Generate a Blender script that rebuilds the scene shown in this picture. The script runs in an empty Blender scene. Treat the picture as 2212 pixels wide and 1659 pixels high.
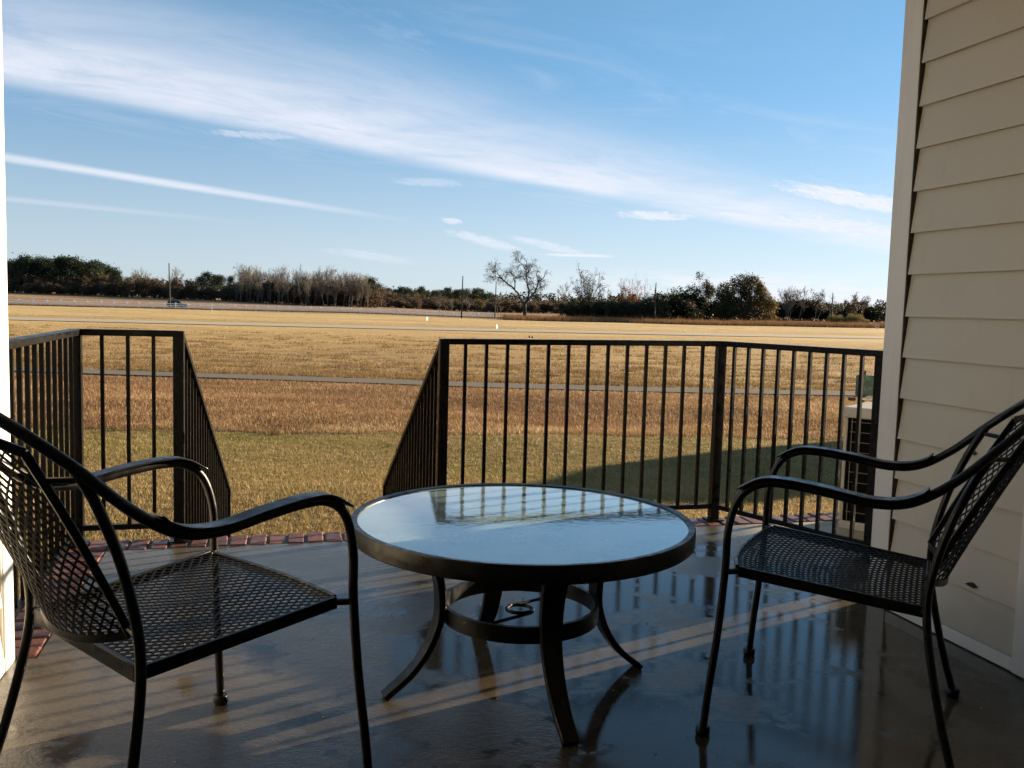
import bpy, math, random
import numpy as np
from mathutils import Vector, Matrix

R = math.radians
scene = bpy.context.scene
COL = scene.collection
# ------------------------------------------------------------------ camera
EYE = 1.19
pitch, roll = math.atan(165 / 1918), .028
fw = Vector((0, math.cos(pitch), -math.sin(pitch)))
u0 = Vector((0, math.sin(pitch), math.cos(pitch)))
r0 = Vector((1, 0, 0))
cup = u0 * math.cos(roll) - r0 * math.sin(roll)
crt = r0 * math.cos(roll) + u0 * math.sin(roll)
cd = bpy.data.cameras.new('camera')
cam = bpy.data.objects.new('camera', cd)
COL.objects.link(cam)
m = Matrix((crt, cup, -fw)).transposed().to_4x4()
m.translation = (0, 0, EYE)
cam.matrix_world = m
cd.sensor_width = 36
cd.lens = 36 * 1918 / 2212
cd.clip_start = .05
cd.clip_end = 9000
scene.camera = cam
# ------------------------------------------------------------------ light
SUN_AZ, SUN_EL = R(56.0), R(11.2)          # azimuth from +Y towards +X
sd = Vector((math.sin(SUN_AZ) * math.cos(SUN_EL), math.cos(SUN_AZ) * math.cos(SUN_EL), math.sin(SUN_EL)))
sl = bpy.data.lights.new('sun', 'SUN')
sl.energy = 5.0
sl.angle = R(.53)
sl.color = (1, .81, .57)
so = bpy.data.objects.new('sun', sl)
so.rotation_euler = (-sd).to_track_quat('-Z', 'Y').to_euler()
so.location = (30, 20, 30)
COL.objects.link(so)
scene.view_settings.view_transform = 'Standard'
scene.view_settings.look = 'None'
scene.view_settings.gamma = 1
scene.view_settings.use_curve_mapping = False
scene.view_settings.exposure = 1.8
scene.render.engine = 'CYCLES'
scene.cycles.max_bounces = 6
scene.cycles.diffuse_bounces = 3
scene.cycles.glossy_bounces = 3
scene.cycles.transmission_bounces = 2
scene.cycles.use_denoising = True


# ------------------------------------------------------------------ node helper
class NT:
    def __init__(s, tree):
        s.t, s.n, s.l = tree, tree.nodes, tree.links

    def put(s, sock, v):
        if isinstance(v, bpy.types.NodeSocket):
            s.l.new(v, sock)
        elif v is not None:
            try:
                sock.default_value = v
            except Exception:
                sock.default_value = (*v, 1) if len(v) == 3 else v[:3]

    def m(s, op, a, b=None, c=None):
        n = s.n.new('ShaderNodeMath'); n.operation = op
        for i, v in enumerate((a, b, c)):
            if v is not None: s.put(n.inputs[i], v)
        return n.outputs[0]

    def add(s, a, b): return s.m('ADD', a, b)
    def sub(s, a, b): return s.m('SUBTRACT', a, b)
    def mul(s, a, b): return s.m('MULTIPLY', a, b)

    def sm(s, x, a, b, lo=0., hi=1.):       # smoothstep from a to b
        n = s.n.new('ShaderNodeMapRange'); n.interpolation_type = 'SMOOTHSTEP'
        s.put(n.inputs[0], x); n.inputs[1].default_value = a; n.inputs[2].default_value = b
        n.inputs[3].default_value = lo; n.inputs[4].default_value = hi
        return n.outputs[0]

    def mix(s, f, a, b, mode='MIX'):
        n = s.n.new('ShaderNodeMix'); n.data_type = 'RGBA'; n.blend_type = mode
        s.put(n.inputs[0], f); s.put(n.inputs[6], a); s.put(n.inputs[7], b)
        return n.outputs[2]

    def noise(s, vec, scale, detail=3, rough=.55, dist=0.):
        n = s.n.new('ShaderNodeTexNoise')
        if vec is not None: s.l.new(vec, n.inputs['Vector'])
        n.inputs['Scale'].default_value = scale; n.inputs['Detail'].default_value = detail
        n.inputs['Roughness'].default_value = rough; n.inputs['Distortion'].default_value = dist
        return n.outputs[0]

    def vor(s, vec, scale):
        n = s.n.new('ShaderNodeTexVoronoi')
        s.l.new(vec, n.inputs['Vector']); n.inputs['Scale'].default_value = scale
        return n

    def mapv(s, vec, scale=(1, 1, 1), rot=(0, 0, 0), loc=(0, 0, 0)):
        n = s.n.new('ShaderNodeMapping')
        s.l.new(vec, n.inputs[0]); n.inputs[1].default_value = loc; n.inputs[2].default_value = rot; n.inputs[3].default_value = scale
        return n.outputs[0]

    def xyz(s, v):
        n = s.n.new('ShaderNodeSeparateXYZ'); s.l.new(v, n.inputs[0]); return n.outputs

    def comb(s, x, y, z):
        n = s.n.new('ShaderNodeCombineXYZ')
        for i, v in enumerate((x, y, z)): s.put(n.inputs[i], v)
        return n.outputs[0]

    def bump(s, h, strength=.3, dist=.01):
        n = s.n.new('ShaderNodeBump'); n.inputs['Strength'].default_value = strength
        n.inputs['Distance'].default_value = dist
        s.l.new(h, n.inputs['Height']); return n.outputs[0]

    def pos(s): return s.n.new('ShaderNodeNewGeometry').outputs['Position']
    def obj(s): return s.n.new('ShaderNodeTexCoord').outputs['Object']
    def rnd(s): return s.n.new('ShaderNodeObjectInfo').outputs['Random']

    def attr(s, name='Col'):
        n = s.n.new('ShaderNodeAttribute'); n.attribute_name = name; return n.outputs['Color']


def mat(name, color=(.5, .5, .5), rough=.6, metal=0., spec=.5, fn=None, trans=0.):
    mt = bpy.data.materials.new(name); mt.use_nodes = True
    k = NT(mt.node_tree)
    b = k.n['Principled BSDF']
    b.inputs['Base Color'].default_value = (*color, 1)
    b.inputs['Roughness'].default_value = rough
    b.inputs['Metallic'].default_value = metal
    b.inputs['Specular IOR Level'].default_value = spec
    if fn: fn(k, b)
    return mt


# ------------------------------------------------------------------ sky
wd = bpy.data.worlds.new('World'); scene.world = wd; wd.use_nodes = True
k = NT(wd.node_tree)
bg = k.n['Background']
sk = k.n.new('ShaderNodeTexSky'); sk.sky_type = 'NISHITA'; sk.sun_disc = False
sk.sun_elevation = SUN_EL; sk.sun_rotation = SUN_AZ
sk.air_density = 1.0; sk.dust_density = .25; sk.ozone_density = 2.2; sk.altitude = 20
SKY_STRENGTH = .05


def build_sky():
    g = k.n.new('ShaderNodeTexCoord').outputs['Generated']
    x, y, z = k.xyz(g)
    zc = k.m('MAXIMUM', z, .012)
    px, py = k.m('DIVIDE', x, zc), k.m('DIVIDE', y, zc)        # point on a flat cloud layer overhead
    n1 = k.m('DIVIDE', k.sub(py, k.mul(px, 1.15)), 1.524)       # across the long cirrus bank
    a1 = k.m('DIVIDE', k.add(px, k.mul(py, 1.15)), 1.524)       # along it
    v = k.comb(k.mul(n1, 1.0), k.mul(a1, .22), 0.)
    wob = k.sub(k.noise(v, .55, 4, .55), .5)
    fine = k.noise(k.comb(n1, k.mul(a1, .42), 3.), 2.3, 8, .68, .8)
    cross = k.noise(k.comb(k.mul(n1, .55), k.mul(a1, .5), 9.), 1.1, 6, .6, .6)
    nn = k.add(n1, k.mul(wob, 1.2))
    edge_lo = k.sm(nn, 4.95, 4.3)                               # crisp lower edge
    edge_hi = k.sm(nn, 2.45, 4.25)                                # slow upper fade
    bank = k.mul(edge_lo, edge_hi)
    bank = k.mul(bank, k.sm(cross, .25, .62, .55, 1.0))
    bank = k.mul(bank, k.sm(fine, .2, .62, .5, 1.0))
    bank = k.mul(bank, .86)
    veil = k.mul(k.mul(k.sm(nn, 6.2, 4.4), k.sm(nn, .6, 3.2)), k.mul(k.sm(fine, .42, .75), .20))
    # narrow second streak
    n2 = k.m('DIVIDE', k.sub(py, k.add(k.mul(px, 1.70), 13.1)), 1.97)
    a2 = k.m('DIVIDE', k.add(px, k.mul(py, 1.70)), 1.97)
    n2 = k.add(n2, k.mul(wob, .25))
    s2 = k.mul(k.sm(k.m('ABSOLUTE', n2), .34, .02), k.sm(a2, 9.2, 5.2))
    s2 = k.mul(s2, k.sm(fine, .2, .7, .45, .8))
    n3 = k.m('DIVIDE', k.sub(py, k.add(k.mul(px, 1.0), 15.0)), 1.41)
    s3 = k.mul(k.mul(k.sm(k.m('ABSOLUTE', n3), .5, .05), k.sm(px, -3.2, -5.2)), .25)
    # small wisps and the low bank, in azimuth / elevation
    az = k.m('ARCTAN2', x, y)
    el = k.m('ARCSINE', z)
    wv = k.comb(k.mul(az, 1.0), k.add(k.mul(el, 4.5), k.mul(az, .9)), 0.)
    wn = k.noise(wv, 52., 8, .70, 1.1)
    cl = k.m('MAXIMUM', bank, k.m('MAXIMUM', veil, k.m('MAXIMUM', s2, s3)))

    def wisp(px_, py_, w, h, tilt, amt, lo=.36, hi=.60):
        nonlocal cl
        # px_/py_ are direction tangents (x/y, z/y)
        a0, e0 = math.atan(px_), math.atan(py_)
        da, de = k.sub(az, a0), k.sub(el, e0)
        de = k.sub(de, k.mul(da, tilt))
        q = k.add(k.m('POWER', k.m('ABSOLUTE', k.m('DIVIDE', da, w)), 2.), k.m('POWER', k.m('ABSOLUTE', k.m('DIVIDE', de, h)), 2.))
        s = k.mul(k.mul(amt, k.sm(q, 1.7, .55)), k.sm(k.add(k.sm(q, 1.25, .0), k.mul(k.sub(wn, .5), 2.8)), .10, 1.2))
        cl = k.m('MAXIMUM', cl, s)
    wisp(.375, .122, .105, .011, -.20, .92, .30, .5)
    wisp(.365, .094, .095, .013, -.16, .85, .30, .5)
    wisp(.155, .105, .055, .006, -.03, .8)
    wisp(-.072, .094, .014, .004, -.1, .7, .3, .5)
    wisp(-.035, .073, .050, .007, -.22, .55, .3, .55)
    wisp(.035, .070, .050, .006, -.2, .5, .3, .55)
    wisp(.070, .060, .055, .0022, 0., .8, .2, .4)
    wisp(-.16, .052, .060, .006, -.1, .3, .3, .6)
    wisp(-.29, .175, .060, .005, .02, .45, .3, .6)
    wisp(-.1, .135, .05, .006, 0., .3, .3, .6)
    # low cloud deck over the horizon
    deck = k.mul(k.sm(el, .006, .020), k.sm(el, .052, .030))
    deck = k.mul(deck, k.sm(az, -.05, .22))
    dn = k.noise(k.comb(k.mul(az, 1.), k.mul(el, 6.), 2.), 16., 6, .62, .4)
    cl = k.m('MAXIMUM', cl, k.mul(deck, k.sm(dn, .36, .58, 0., .8)))
    # sky: Nishita, the milkier air of a bright winter day
    bw = k.n.new('ShaderNodeRGBToBW'); k.l.new(sk.outputs[0], bw.inputs[0])
    lum = k.m('DIVIDE', k.mul(bw.outputs[0], 1.6), k.add(k.mul(bw.outputs[0], 1 / 4.5), 1.))
    tint = k.mix(k.sm(el, -.03, .28), (1.02, 1.19, 1.28), (.42, .95, 1.60))
    clear = k.mix(1., lum, tint, 'MULTIPLY')
    clear = k.mix(.93, sk.outputs[0], clear)
    col = k.mix(k.m('MINIMUM', cl, 1.), clear, (5.3, 5.4, 5.9))
    k.l.new(col, bg.inputs[0])
    bg.inputs[1].default_value = SKY_STRENGTH


build_sky()

# ------------------------------------------------------------------ mesh helpers
rng = np.random.default_rng(7)
random.seed(7)


class MB:
    def __init__(s): s.v, s.f, s.n = [], [], 0

    def put(s, verts, faces):
        b = s.n
        s.v.extend([tuple(map(float, p)) for p in verts]); s.n += len(verts)
        s.f.extend([tuple(i + b for i in f) for f in faces])
        return s

    def box(s, a, b, M=None):
        (x0, y0, z0), (x1, y1, z1) = a, b
        p = [(x0, y0, z0), (x1, y0, z0), (x1, y1, z0), (x0, y1, z0), (x0, y0, z1), (x1, y0, z1), (x1, y1, z1), (x0, y1, z1)]
        if M is not None: p = [M @ Vector(q) for q in p]
        return s.put(p, [(0, 3, 2, 1), (4, 5, 6, 7), (0, 1, 5, 4), (1, 2, 6, 5), (2, 3, 7, 6), (3, 0, 4, 7)])

    def tube(s, pts, rad, seg=8, cap=True):
        pts = np.asarray(pts, float); n = len(pts)
        rad = np.broadcast_to(np.asarray(rad, float), (n,))
        tan = np.gradient(pts, axis=0)
        tan /= np.linalg.norm(tan, axis=1)[:, None] + 1e-12
        ref = np.array([0, 0, 1.]) if abs(tan[0][2]) < .9 else np.array([1., 0, 0])
        a = np.cross(tan[0], ref); a /= np.linalg.norm(a)
        V = []
        ang = np.arange(seg) * 2 * math.pi / seg
        for i in range(n):
            a = a - tan[i] * (a @ tan[i]); a /= np.linalg.norm(a) + 1e-12
            b = np.cross(tan[i], a)
            V.append(pts[i] + rad[i] * (np.cos(ang)[:, None] * a + np.sin(ang)[:, None] * b))
        V = np.concatenate(V)
        Fs = [(i * seg + j, i * seg + (j + 1) % seg, (i + 1) * seg + (j + 1) % seg, (i + 1) * seg + j) for i in range(n - 1) for j in range(seg)]
        if cap:
            Fs += [tuple(range(seg - 1, -1, -1)), tuple((n - 1) * seg + j for j in range(seg))]
        return s.put(V, Fs)

    def sweep(s, pts, w, h, side):
        """rectangular bar along pts; w along the side vectors, h along tangent x side"""
        pts = np.asarray(pts, float); n = len(pts)
        tan = np.gradient(pts, axis=0); tan /= np.linalg.norm(tan, axis=1)[:, None]
        w = np.broadcast_to(np.asarray(w, float), (n,)); h = np.broadcast_to(np.asarray(h, float), (n,))
        side = np.broadcast_to(np.asarray(side, float), (n, 3))
        V = []
        for i in range(n):
            sd_ = side[i] - tan[i] * (side[i] @ tan[i]); sd_ /= np.linalg.norm(sd_)
            nn = np.cross(tan[i], sd_)
            for (p, q) in ((-1, -1), (1, -1), (1, 1), (-1, 1)):
                V.append(pts[i] + sd_ * p * w[i] / 2 + nn * q * h[i] / 2)
        Fs = [(i * 4 + j, i * 4 + (j + 1) % 4, i * 4 + 4 + (j + 1) % 4, i * 4 + 4 + j) for i in range(n - 1) for j in range(4)]
        Fs += [(3, 2, 1, 0), tuple((n - 1) * 4 + j for j in range(4))]
        return s.put(V, Fs)

    def lathe(s, prof, seg=24, loc=(0, 0, 0)):
        n = len(prof); V = []
        for r, z in prof:
            for j in range(seg):
                a = 2 * math.pi * j / seg
                V.append((loc[0] + r * math.cos(a), loc[1] + r * math.sin(a), loc[2] + z))
        Fs = [(i * seg + j, i * seg + (j + 1) % seg, (i + 1) * seg + (j + 1) % seg, (i + 1) * seg + j) for i in range(n - 1) for j in range(seg)]
        return s.put(V, Fs)

    def mesh(s, name, smooth=False, sharp=None):
        me = bpy.data.meshes.new(name)
        me.from_pydata(s.v, [], s.f)
        if smooth:
            me.polygons.foreach_set('use_smooth', [True] * len(me.polygons))
            if sharp: me.set_sharp_from_angle(angle=R(sharp))
        me.update()
        return me

    def obj(s, name, material, parent=None, smooth=False, sharp=40, bevel=0, loc=None, rz=0):
        return link(name, s.mesh(name, smooth, sharp), material, parent, bevel, loc, rz)


def link(name, me, material=None, parent=None, bevel=0, loc=None, rz=0):
    o = bpy.data.objects.new(name, me); COL.objects.link(o)
    if material is not None and not me.materials: me.materials.append(material)
    if parent is not None: o.parent = parent
    if loc is not None: o.location = loc
    o.rotation_euler[2] = rz
    if bevel:
        b = o.modifiers.new('bevel', 'BEVEL'); b.width = bevel; b.segments = 2; b.limit_method = 'ANGLE'
        b.angle_limit = R(40)
    return o


def tri_mesh(name, verts, faces, cols=None, material=None):
    """numpy arrays -> mesh, faces (n,3) or (n,4)"""
    me = bpy.data.meshes.new(name)
    verts = np.asarray(verts, np.float32); faces = np.asarray(faces, np.int32)
    k_ = faces.shape[1]; n = len(faces)
    me.vertices.add(len(verts)); me.vertices.foreach_set('co', verts.ravel())
    me.loops.add(n * k_); me.loops.foreach_set('vertex_index', faces.ravel())
    me.polygons.add(n); me.polygons.foreach_set('loop_start', np.arange(0, n * k_, k_, dtype=np.int32))
    me.polygons.foreach_set('loop_total', np.full(n, k_, np.int32))
    if cols is not None:
        at = me.color_attributes.new('Col', 'FLOAT_COLOR', 'POINT')
        c4 = np.ones((len(verts), 4), np.float32); c4[:, :3] = cols
        at.data.foreach_set('color', c4.ravel())
    if material: me.materials.append(material)
    me.update(calc_edges=True); me.validate()
    return me


def tag(o, label=None, cat=None, group=None, kind=None):
    if label: o['label'] = label
    if cat: o['category'] = cat
    if group: o['group'] = group
    if kind: o['kind'] = kind
    return o


def thing(name, label, cat, loc=(0, 0, 0), rz=0, group=None):
    o = bpy.data.objects.new(name, None); COL.objects.link(o)
    o.location = loc; o.rotation_euler[2] = rz; o.empty_display_size = .2
    return tag(o, label, cat, group)


def copy_tree(o, parent=None):
    c = o.copy(); COL.objects.link(c)
    if parent is not None: c.parent = parent
    for ch in list(o.children): copy_tree(ch, c)
    return c


def curve(ctrl, n=8):
    """Catmull-Rom through the control points"""
    p = np.asarray(ctrl, float)
    p = np.vstack([2 * p[0] - p[1], p, 2 * p[-1] - p[-2]])
    out = []
    for i in range(1, len(p) - 2):
        for t in np.linspace(0, 1, n, endpoint=False):
            a, b, c, d = p[i - 1], p[i], p[i + 1], p[i + 2]
            out.append(.5 * (2 * b + (c - a) * t + (2 * a - 5 * b + 4 * c - d) * t * t + (3 * b - a - 3 * c + d) * t ** 3))
    out.append(p[-2])
    return np.array(out)


# house frame: s runs along the facade to the right, t straight out of it
TH = R(15.3)
CT, ST = math.cos(TH), math.sin(TH)


def W(s, t, z=0.): return Vector((s * CT - t * ST, s * ST + t * CT, z))


# ------------------------------------------------------------------ materials
def f_black(k, b):
    p = k.obj()
    n = k.noise(p, 60, 4)
    k.put(b.inputs['Base Color'], k.mix(k.sm(n, .45, .7), (.004, .004, .004), (.009, .008, .008)))
    k.put(b.inputs['Roughness'], k.sm(k.noise(p, 25, 3), .3, .7, .26, .48))
    k.put(b.inputs['Normal'], k.bump(k.noise(p, 240, 2), .12, .002))


M_black = mat('black_painted_iron', (.015, .014, .014), .35, 0, .32, f_black)


def f_rail(k, b):
    p = k.pos()
    rust = k.sm(k.noise(p, 9, 5, .65), .60, .72)
    c = k.mix(k.sm(k.noise(p, 40, 3), .4, .7), (.004, .004, .005), (.009, .009, .009))
    k.put(b.inputs['Base Color'], k.mix(k.mul(rust, .2), c, (.035, .016, .009)))
    k.put(b.inputs['Roughness'], k.sm(k.noise(p, 18, 3), .3, .7, .22, .45))
    k.put(b.inputs['Normal'], k.bump(k.noise(p, 160, 2), .15, .002))


M_mesh = mat('black_mesh_paint', (.006, .006, .006), .55, 0, .12)


M_rail = mat('railing_paint', (.015, .015, .016), .3, 0, .13, f_rail)


def f_conc(k, b):
    p = k.pos()
    x, y, z = k.xyz(p)
    s = k.add(k.mul(x, CT), k.mul(y, ST)); t = k.sub(k.mul(y, CT), k.mul(x, ST))
    big = k.noise(p, .9, 4, .55)
    med = k.noise(p, 4.5, 5, .6)
    fine = k.noise(p, 120, 3, .6)
    grit = k.noise(p, 420, 2, .5)
    c = k.mix(k.sm(big, .35, .65), (.050, .041, .030), (.100, .082, .060))
    c = k.mix(k.sm(med, .52, .72, 0., .55), c, (.046, .038, .028))
    c = k.mix(k.sm(fine, .58, .75, 0., .6), c, (.17, .15, .125))
    c = k.mix(k.sm(grit, .62, .70, 0., .35), c, (.08, .075, .07))
    # standing water: more towards the right, shallow film elsewhere
    wob = k.mul(k.sub(k.noise(p, 2.3, 9, .70), .5), 3.2)
    wet = k.add(k.sm(s, -.3, 1.6, -.12, .20), wob)
    wet = k.add(wet, k.sm(t, 3.2, 4.3, 0., -.35))
    pud = k.sm(wet, -.16, .20)
    c = k.mix(k.mul(pud, .35), c, k.mix(1., c, (.62, .62, .62), 'MULTIPLY'))
    dry = k.mul(k.sm(k.add(s, k.mul(wob, .12)), 2.35, 2.75), k.sm(k.add(t, k.mul(wob, .12)), 3.55, 3.95))
    c = k.mix(dry, c, k.mix(k.sm(fine, .4, .7), (.27, .235, .18), (.34, .30, .24)))
    pud = k.mul(pud, k.sm(dry, 0., 1., 1., 0.))
    k.put(b.inputs['Base Color'], c)
    ro = k.sm(k.noise(p, 7, 5, .65), .3, .7, .10, .25)
    mx = k.n.new('ShaderNodeMix'); mx.data_type = 'FLOAT'
    k.put(mx.inputs[0], pud); k.put(mx.inputs[2], ro); mx.inputs[3].default_value = .028
    k.put(b.inputs['Roughness'], k.add(mx.outputs[0], k.mul(dry, .45)))
    b.inputs['IOR'].default_value = 1.45
    hgt = k.add(k.add(k.mul(fine, .55), k.mul(grit, .25)), k.mul(k.noise(p, 38, 4, .65), .6))
    bn = k.n.new('ShaderNodeBump'); bn.inputs['Distance'].default_value = .005
    k.l.new(hgt, bn.inputs['Height']); k.put(bn.inputs['Strength'], k.sm(pud, 0., 1., .60, .048))
    k.put(b.inputs['Normal'], bn.outputs[0])


M_conc = mat('wet_concrete', (.18, .16, .13), .3, 0, .5, f_conc)


def f_brick(k, b):
    p = k.pos()
    r = k.rnd()
    c = k.mix(r, (.095, .030, .018), (.15, .052, .030))
    c = k.mix(k.sm(k.m('FRACT', k.mul(r, 7.13)), .72, .9, 0., .75), c, (.085, .040, .030))
    c = k.mix(k.sm(k.noise(p, 30, 5, .65), .45, .7, 0., .6), c, (.10, .042, .026))
    c = k.mix(k.sm(k.noise(p, 12, 4), .66, .78, 0., .5), c, (.30, .26, .22))
    k.put(b.inputs['Base Color'], c)
    k.put(b.inputs['Roughness'], k.sm(k.noise(p, 14, 3), .35, .65, .32, .70))
    k.put(b.inputs['Normal'], k.bump(k.noise(p, 90, 5, .65), .6, .006))


M_brick = mat('red_brick', (.3, .1, .06), .4, 0, .5, f_brick)
M_mortar = mat('mortar', (.25, .23, .20), .8, fn=lambda k, b: (k.put(b.inputs['Base Color'], k.mix(k.noise(k.pos(), 40, 4), (.12, .11, .095), (.25, .23, .20))), k.put(b.inputs['Normal'], k.bump(k.noise(k.pos(), 150, 3), .5, .004))))


def f_siding(k, b):
    p = k.pos()
    z_ = k.add(k.xyz(p)[2], k.mul(k.sub(k.noise(p, 9, 5), .5), .5))
    g = k.noise(k.mapv(p, (3, 3, 60)), 6, 4, .6)
    c = k.mix(k.noise(p, 2.2, 4), (.56, .525, .445), (.63, .595, .515))
    c = k.mix(k.sm(k.noise(k.mapv(p, (6, 6, 1.4)), 3., 5, .65), .56, .8, 0., .35), c, (.40, .355, .275))
    c = k.mix(k.sm(z_, .30, .0, 0., .30), c, (.30, .26, .20))
    c = k.mix(k.mul(k.rnd(), .22), c, (.47, .43, .35))
    k.put(b.inputs['Base Color'], c)
    b.inputs['Roughness'].default_value = .45
    k.put(b.inputs['Normal'], k.bump(g, .12, .003))


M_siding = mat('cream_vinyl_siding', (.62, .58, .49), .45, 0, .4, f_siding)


def f_trim(k, b):
    p = k.pos()
    c = k.mix(k.sm(k.noise(k.mapv(p, (8, 8, 1.0)), 2.5, 5, .65), .45, .8, 0., .5), (.76, .745, .715), (.60, .57, .52))
    k.put(b.inputs['Base Color'], c)
    k.put(b.inputs['Normal'], k.bump(k.noise(k.mapv(p, (40, 40, 2)), 3, 3), .06, .003))


M_trim = mat('white_trim', (.75, .74, .72), .4, 0, .4, f_trim)
M_shade_grime = mat('shaded_grimy_channel', (.05, .042, .034), .8, fn=lambda k, b: k.put(b.inputs['Base Color'], k.mix(k.noise(k.pos(), 14, 4), (.022, .018, .014), (.08, .066, .05))))  # slot shadow and staining put into one dark colour
M_dark = mat('dark_void', (.012, .012, .012), .7)
M_roof = mat('roof_shingle', (.06, .055, .05), .85, fn=lambda k, b: k.put(b.inputs['Base Color'], k.mix(k.noise(k.pos(), 12, 5), (.04, .036, .034), (.09, .08, .07))))


def f_glass(k, b):
    p = k.obj()
    n = k.noise(p, 9, 4, .6)
    c = k.mix(k.sm(n, .3, .7), (.23, .32, .33), (.28, .37, .375))
    sp = k.sm(k.noise(p, 55, 3, .6), .66, .74, 0., .3)
    k.put(b.inputs['Base Color'], k.mix(sp, c, (.15, .16, .16)))
    dry = k.sm(k.noise(k.mapv(p, (1, 1, 1), loc=(.35, .2, 0)), 3.0, 4, .6), .50, .60)
    k.put(b.inputs['Roughness'], k.add(k.mul(dry, .05), .015))
    b.inputs['IOR'].default_value = 2.3
    b.inputs['Coat Weight'].default_value = 1.; b.inputs['Coat Roughness'].default_value = .01; b.inputs['Coat IOR'].default_value = 1.4
    h = k.add(k.mul(k.noise(k.mapv(p, (1, 1, 1)), 42, 3, .55, .4), .6), k.mul(k.noise(p, 12, 2), .8))
    h = k.add(h, k.mul(k.sm(k.noise(p, 70, 3, .6), .60, .64), k.mul(dry, .5)))
    h = k.add(h, k.mul(k.noise(p, 130, 2, .5), .07))
    bp = k.bump(h, .085, .004)
    k.put(b.inputs['Normal'], bp); k.put(b.inputs['Coat Normal'], bp)


M_glass = mat('wet_frosted_glass', (.3, .36, .37), .02, 0, .5, f_glass)
M_pane = mat('window_glass', (.02, .025, .03), .03, 0, .6)
M_acwhite = mat('enamel_beige_white', (.62, .60, .55), .4, fn=lambda k, b: k.put(b.inputs['Base Color'], k.mix(k.sm(k.noise(k.pos(), 18, 5), .5, .75, 0., .5), (.50, .48, .44), (.30, .27, .22))))
M_wire = mat('galvanised_wire', (.22, .21, .20), .5, .2)
M_coil = mat('condenser_coil', (.006, .006, .007), .8, 0, .03)


def f_greenbox(k, b):
    p = k.pos()
    k.put(b.inputs['Base Color'], k.mix(k.sm(k.noise(p, 45, 5, .7), .5, .62), (.035, .075, .065), (.10, .17, .15)))


M_greenbox = mat('weathered_green_metal', (.05, .1, .09), .5, fn=f_greenbox)
M_rust = mat('rusty_steel', (.10, .05, .03), .8)
M_cable = mat('white_cable', (.55, .53, .5), .5)
M_wood = mat('weathered_pole_wood', (.09, .07, .055), .85, fn=lambda k, b: k.put(b.inputs['Base Color'], k.mix(k.noise(k.mapv(k.pos(), (6, 6, .6)), 4, 4), (.022, .018, .015), (.055, .044, .035))))
M_fence = mat('white_vinyl_fence', (.86, .85, .86), .45)
M_white = mat('white_plastic', (.52, .51, .48), .5)
M_red = mat('red_plastic', (.5, .06, .04), .4)
M_carpaint = mat('dark_blue_car_paint', (.006, .008, .017), .45, .0, .15)
M_tyre = mat('tyre_rubber', (.015, .015, .015), .8)
M_steel = mat('alloy_wheel', (.4, .4, .42), .3, .9)
M_lamp = mat('headlamp_lens', (.7, .7, .72), .1)
M_tail = mat('tail_lamp_lens', (.35, .01, .01), .15)
M_gold = mat('dark_marker', (.05, .04, .03), .5)


def f_leaf(k, b):
    k.put(b.inputs['Base Color'], k.attr())
    b.inputs['Roughness'].default_value = .6
    b.inputs['Specular IOR Level'].default_value = .25
    tr = k.n.new('ShaderNodeBsdfTranslucent'); k.l.new(k.attr(), tr.inputs[0])
    mx = k.n.new('ShaderNodeMixShader'); mx.inputs[0].default_value = .3
    k.l.new(b.outputs[0], mx.inputs[1]); k.l.new(tr.outputs[0], mx.inputs[2])
    k.l.new(mx.outputs[0], k.n['Material Output'].inputs[0])


M_leaf = mat('foliage', (.05, .06, .02), .6, fn=f_leaf)


def f_bark(k, b):
    k.put(b.inputs['Base Color'], k.mix(k.noise(k.pos(), 1.5, 4), (.020, .016, .013), (.045, .036, .029)))


M_bark = mat('bark_brown', (.09, .07, .055), .9, fn=f_bark)
M_barkpale = mat('bark_pale', (.2, .17, .14), .9, fn=lambda k, b: k.put(b.inputs['Base Color'], k.mix(k.noise(k.pos(), 1.2, 4), (.085, .068, .053), (.17, .143, .115))))


# ------------------------------------------------------------------ ground
PX = (np.array([20, 400, 700, 1060, 1500, 1900]) - 1106) / 1918.
KD = np.array([0, 110, 200, 240, 330, 450, 800, 3000, 9000.])
KZ = np.array([[-1, -1, -1.1, -.7, 1.7, 2.3, 3, 4, 4],
               [-1, -1, -1.15, -1.05, 1.2, 1.6, 2.2, 3, 3],
               [-1, -1, -1.2, -1.0, .1, .2, .6, 2, 2],
               [-1, -1, -1.6, -1.7, -1.2, -.9, -.5, 1, 1],
               [-1, -1, -1.5, -1.3, -.3, .2, .5, 1, 1],
               [-1, -1, -1.1, -.7, .1, .3, .5, 1, 1.]])


def path1_y(x): return np.interp(x, [-60, -12.1, -5.3, 0, 5.1, 10.4, 60], [29, 25.35, 24.95, 24.5, 24.7, 25.25, 31])
def path2_y(x): return np.interp(x, [-160, -43.5, -25.3, -4.7, 18.2, 39.5, 160], [66, 77.4, 80, 83.2, 89.5, 97.3, 150])


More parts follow.
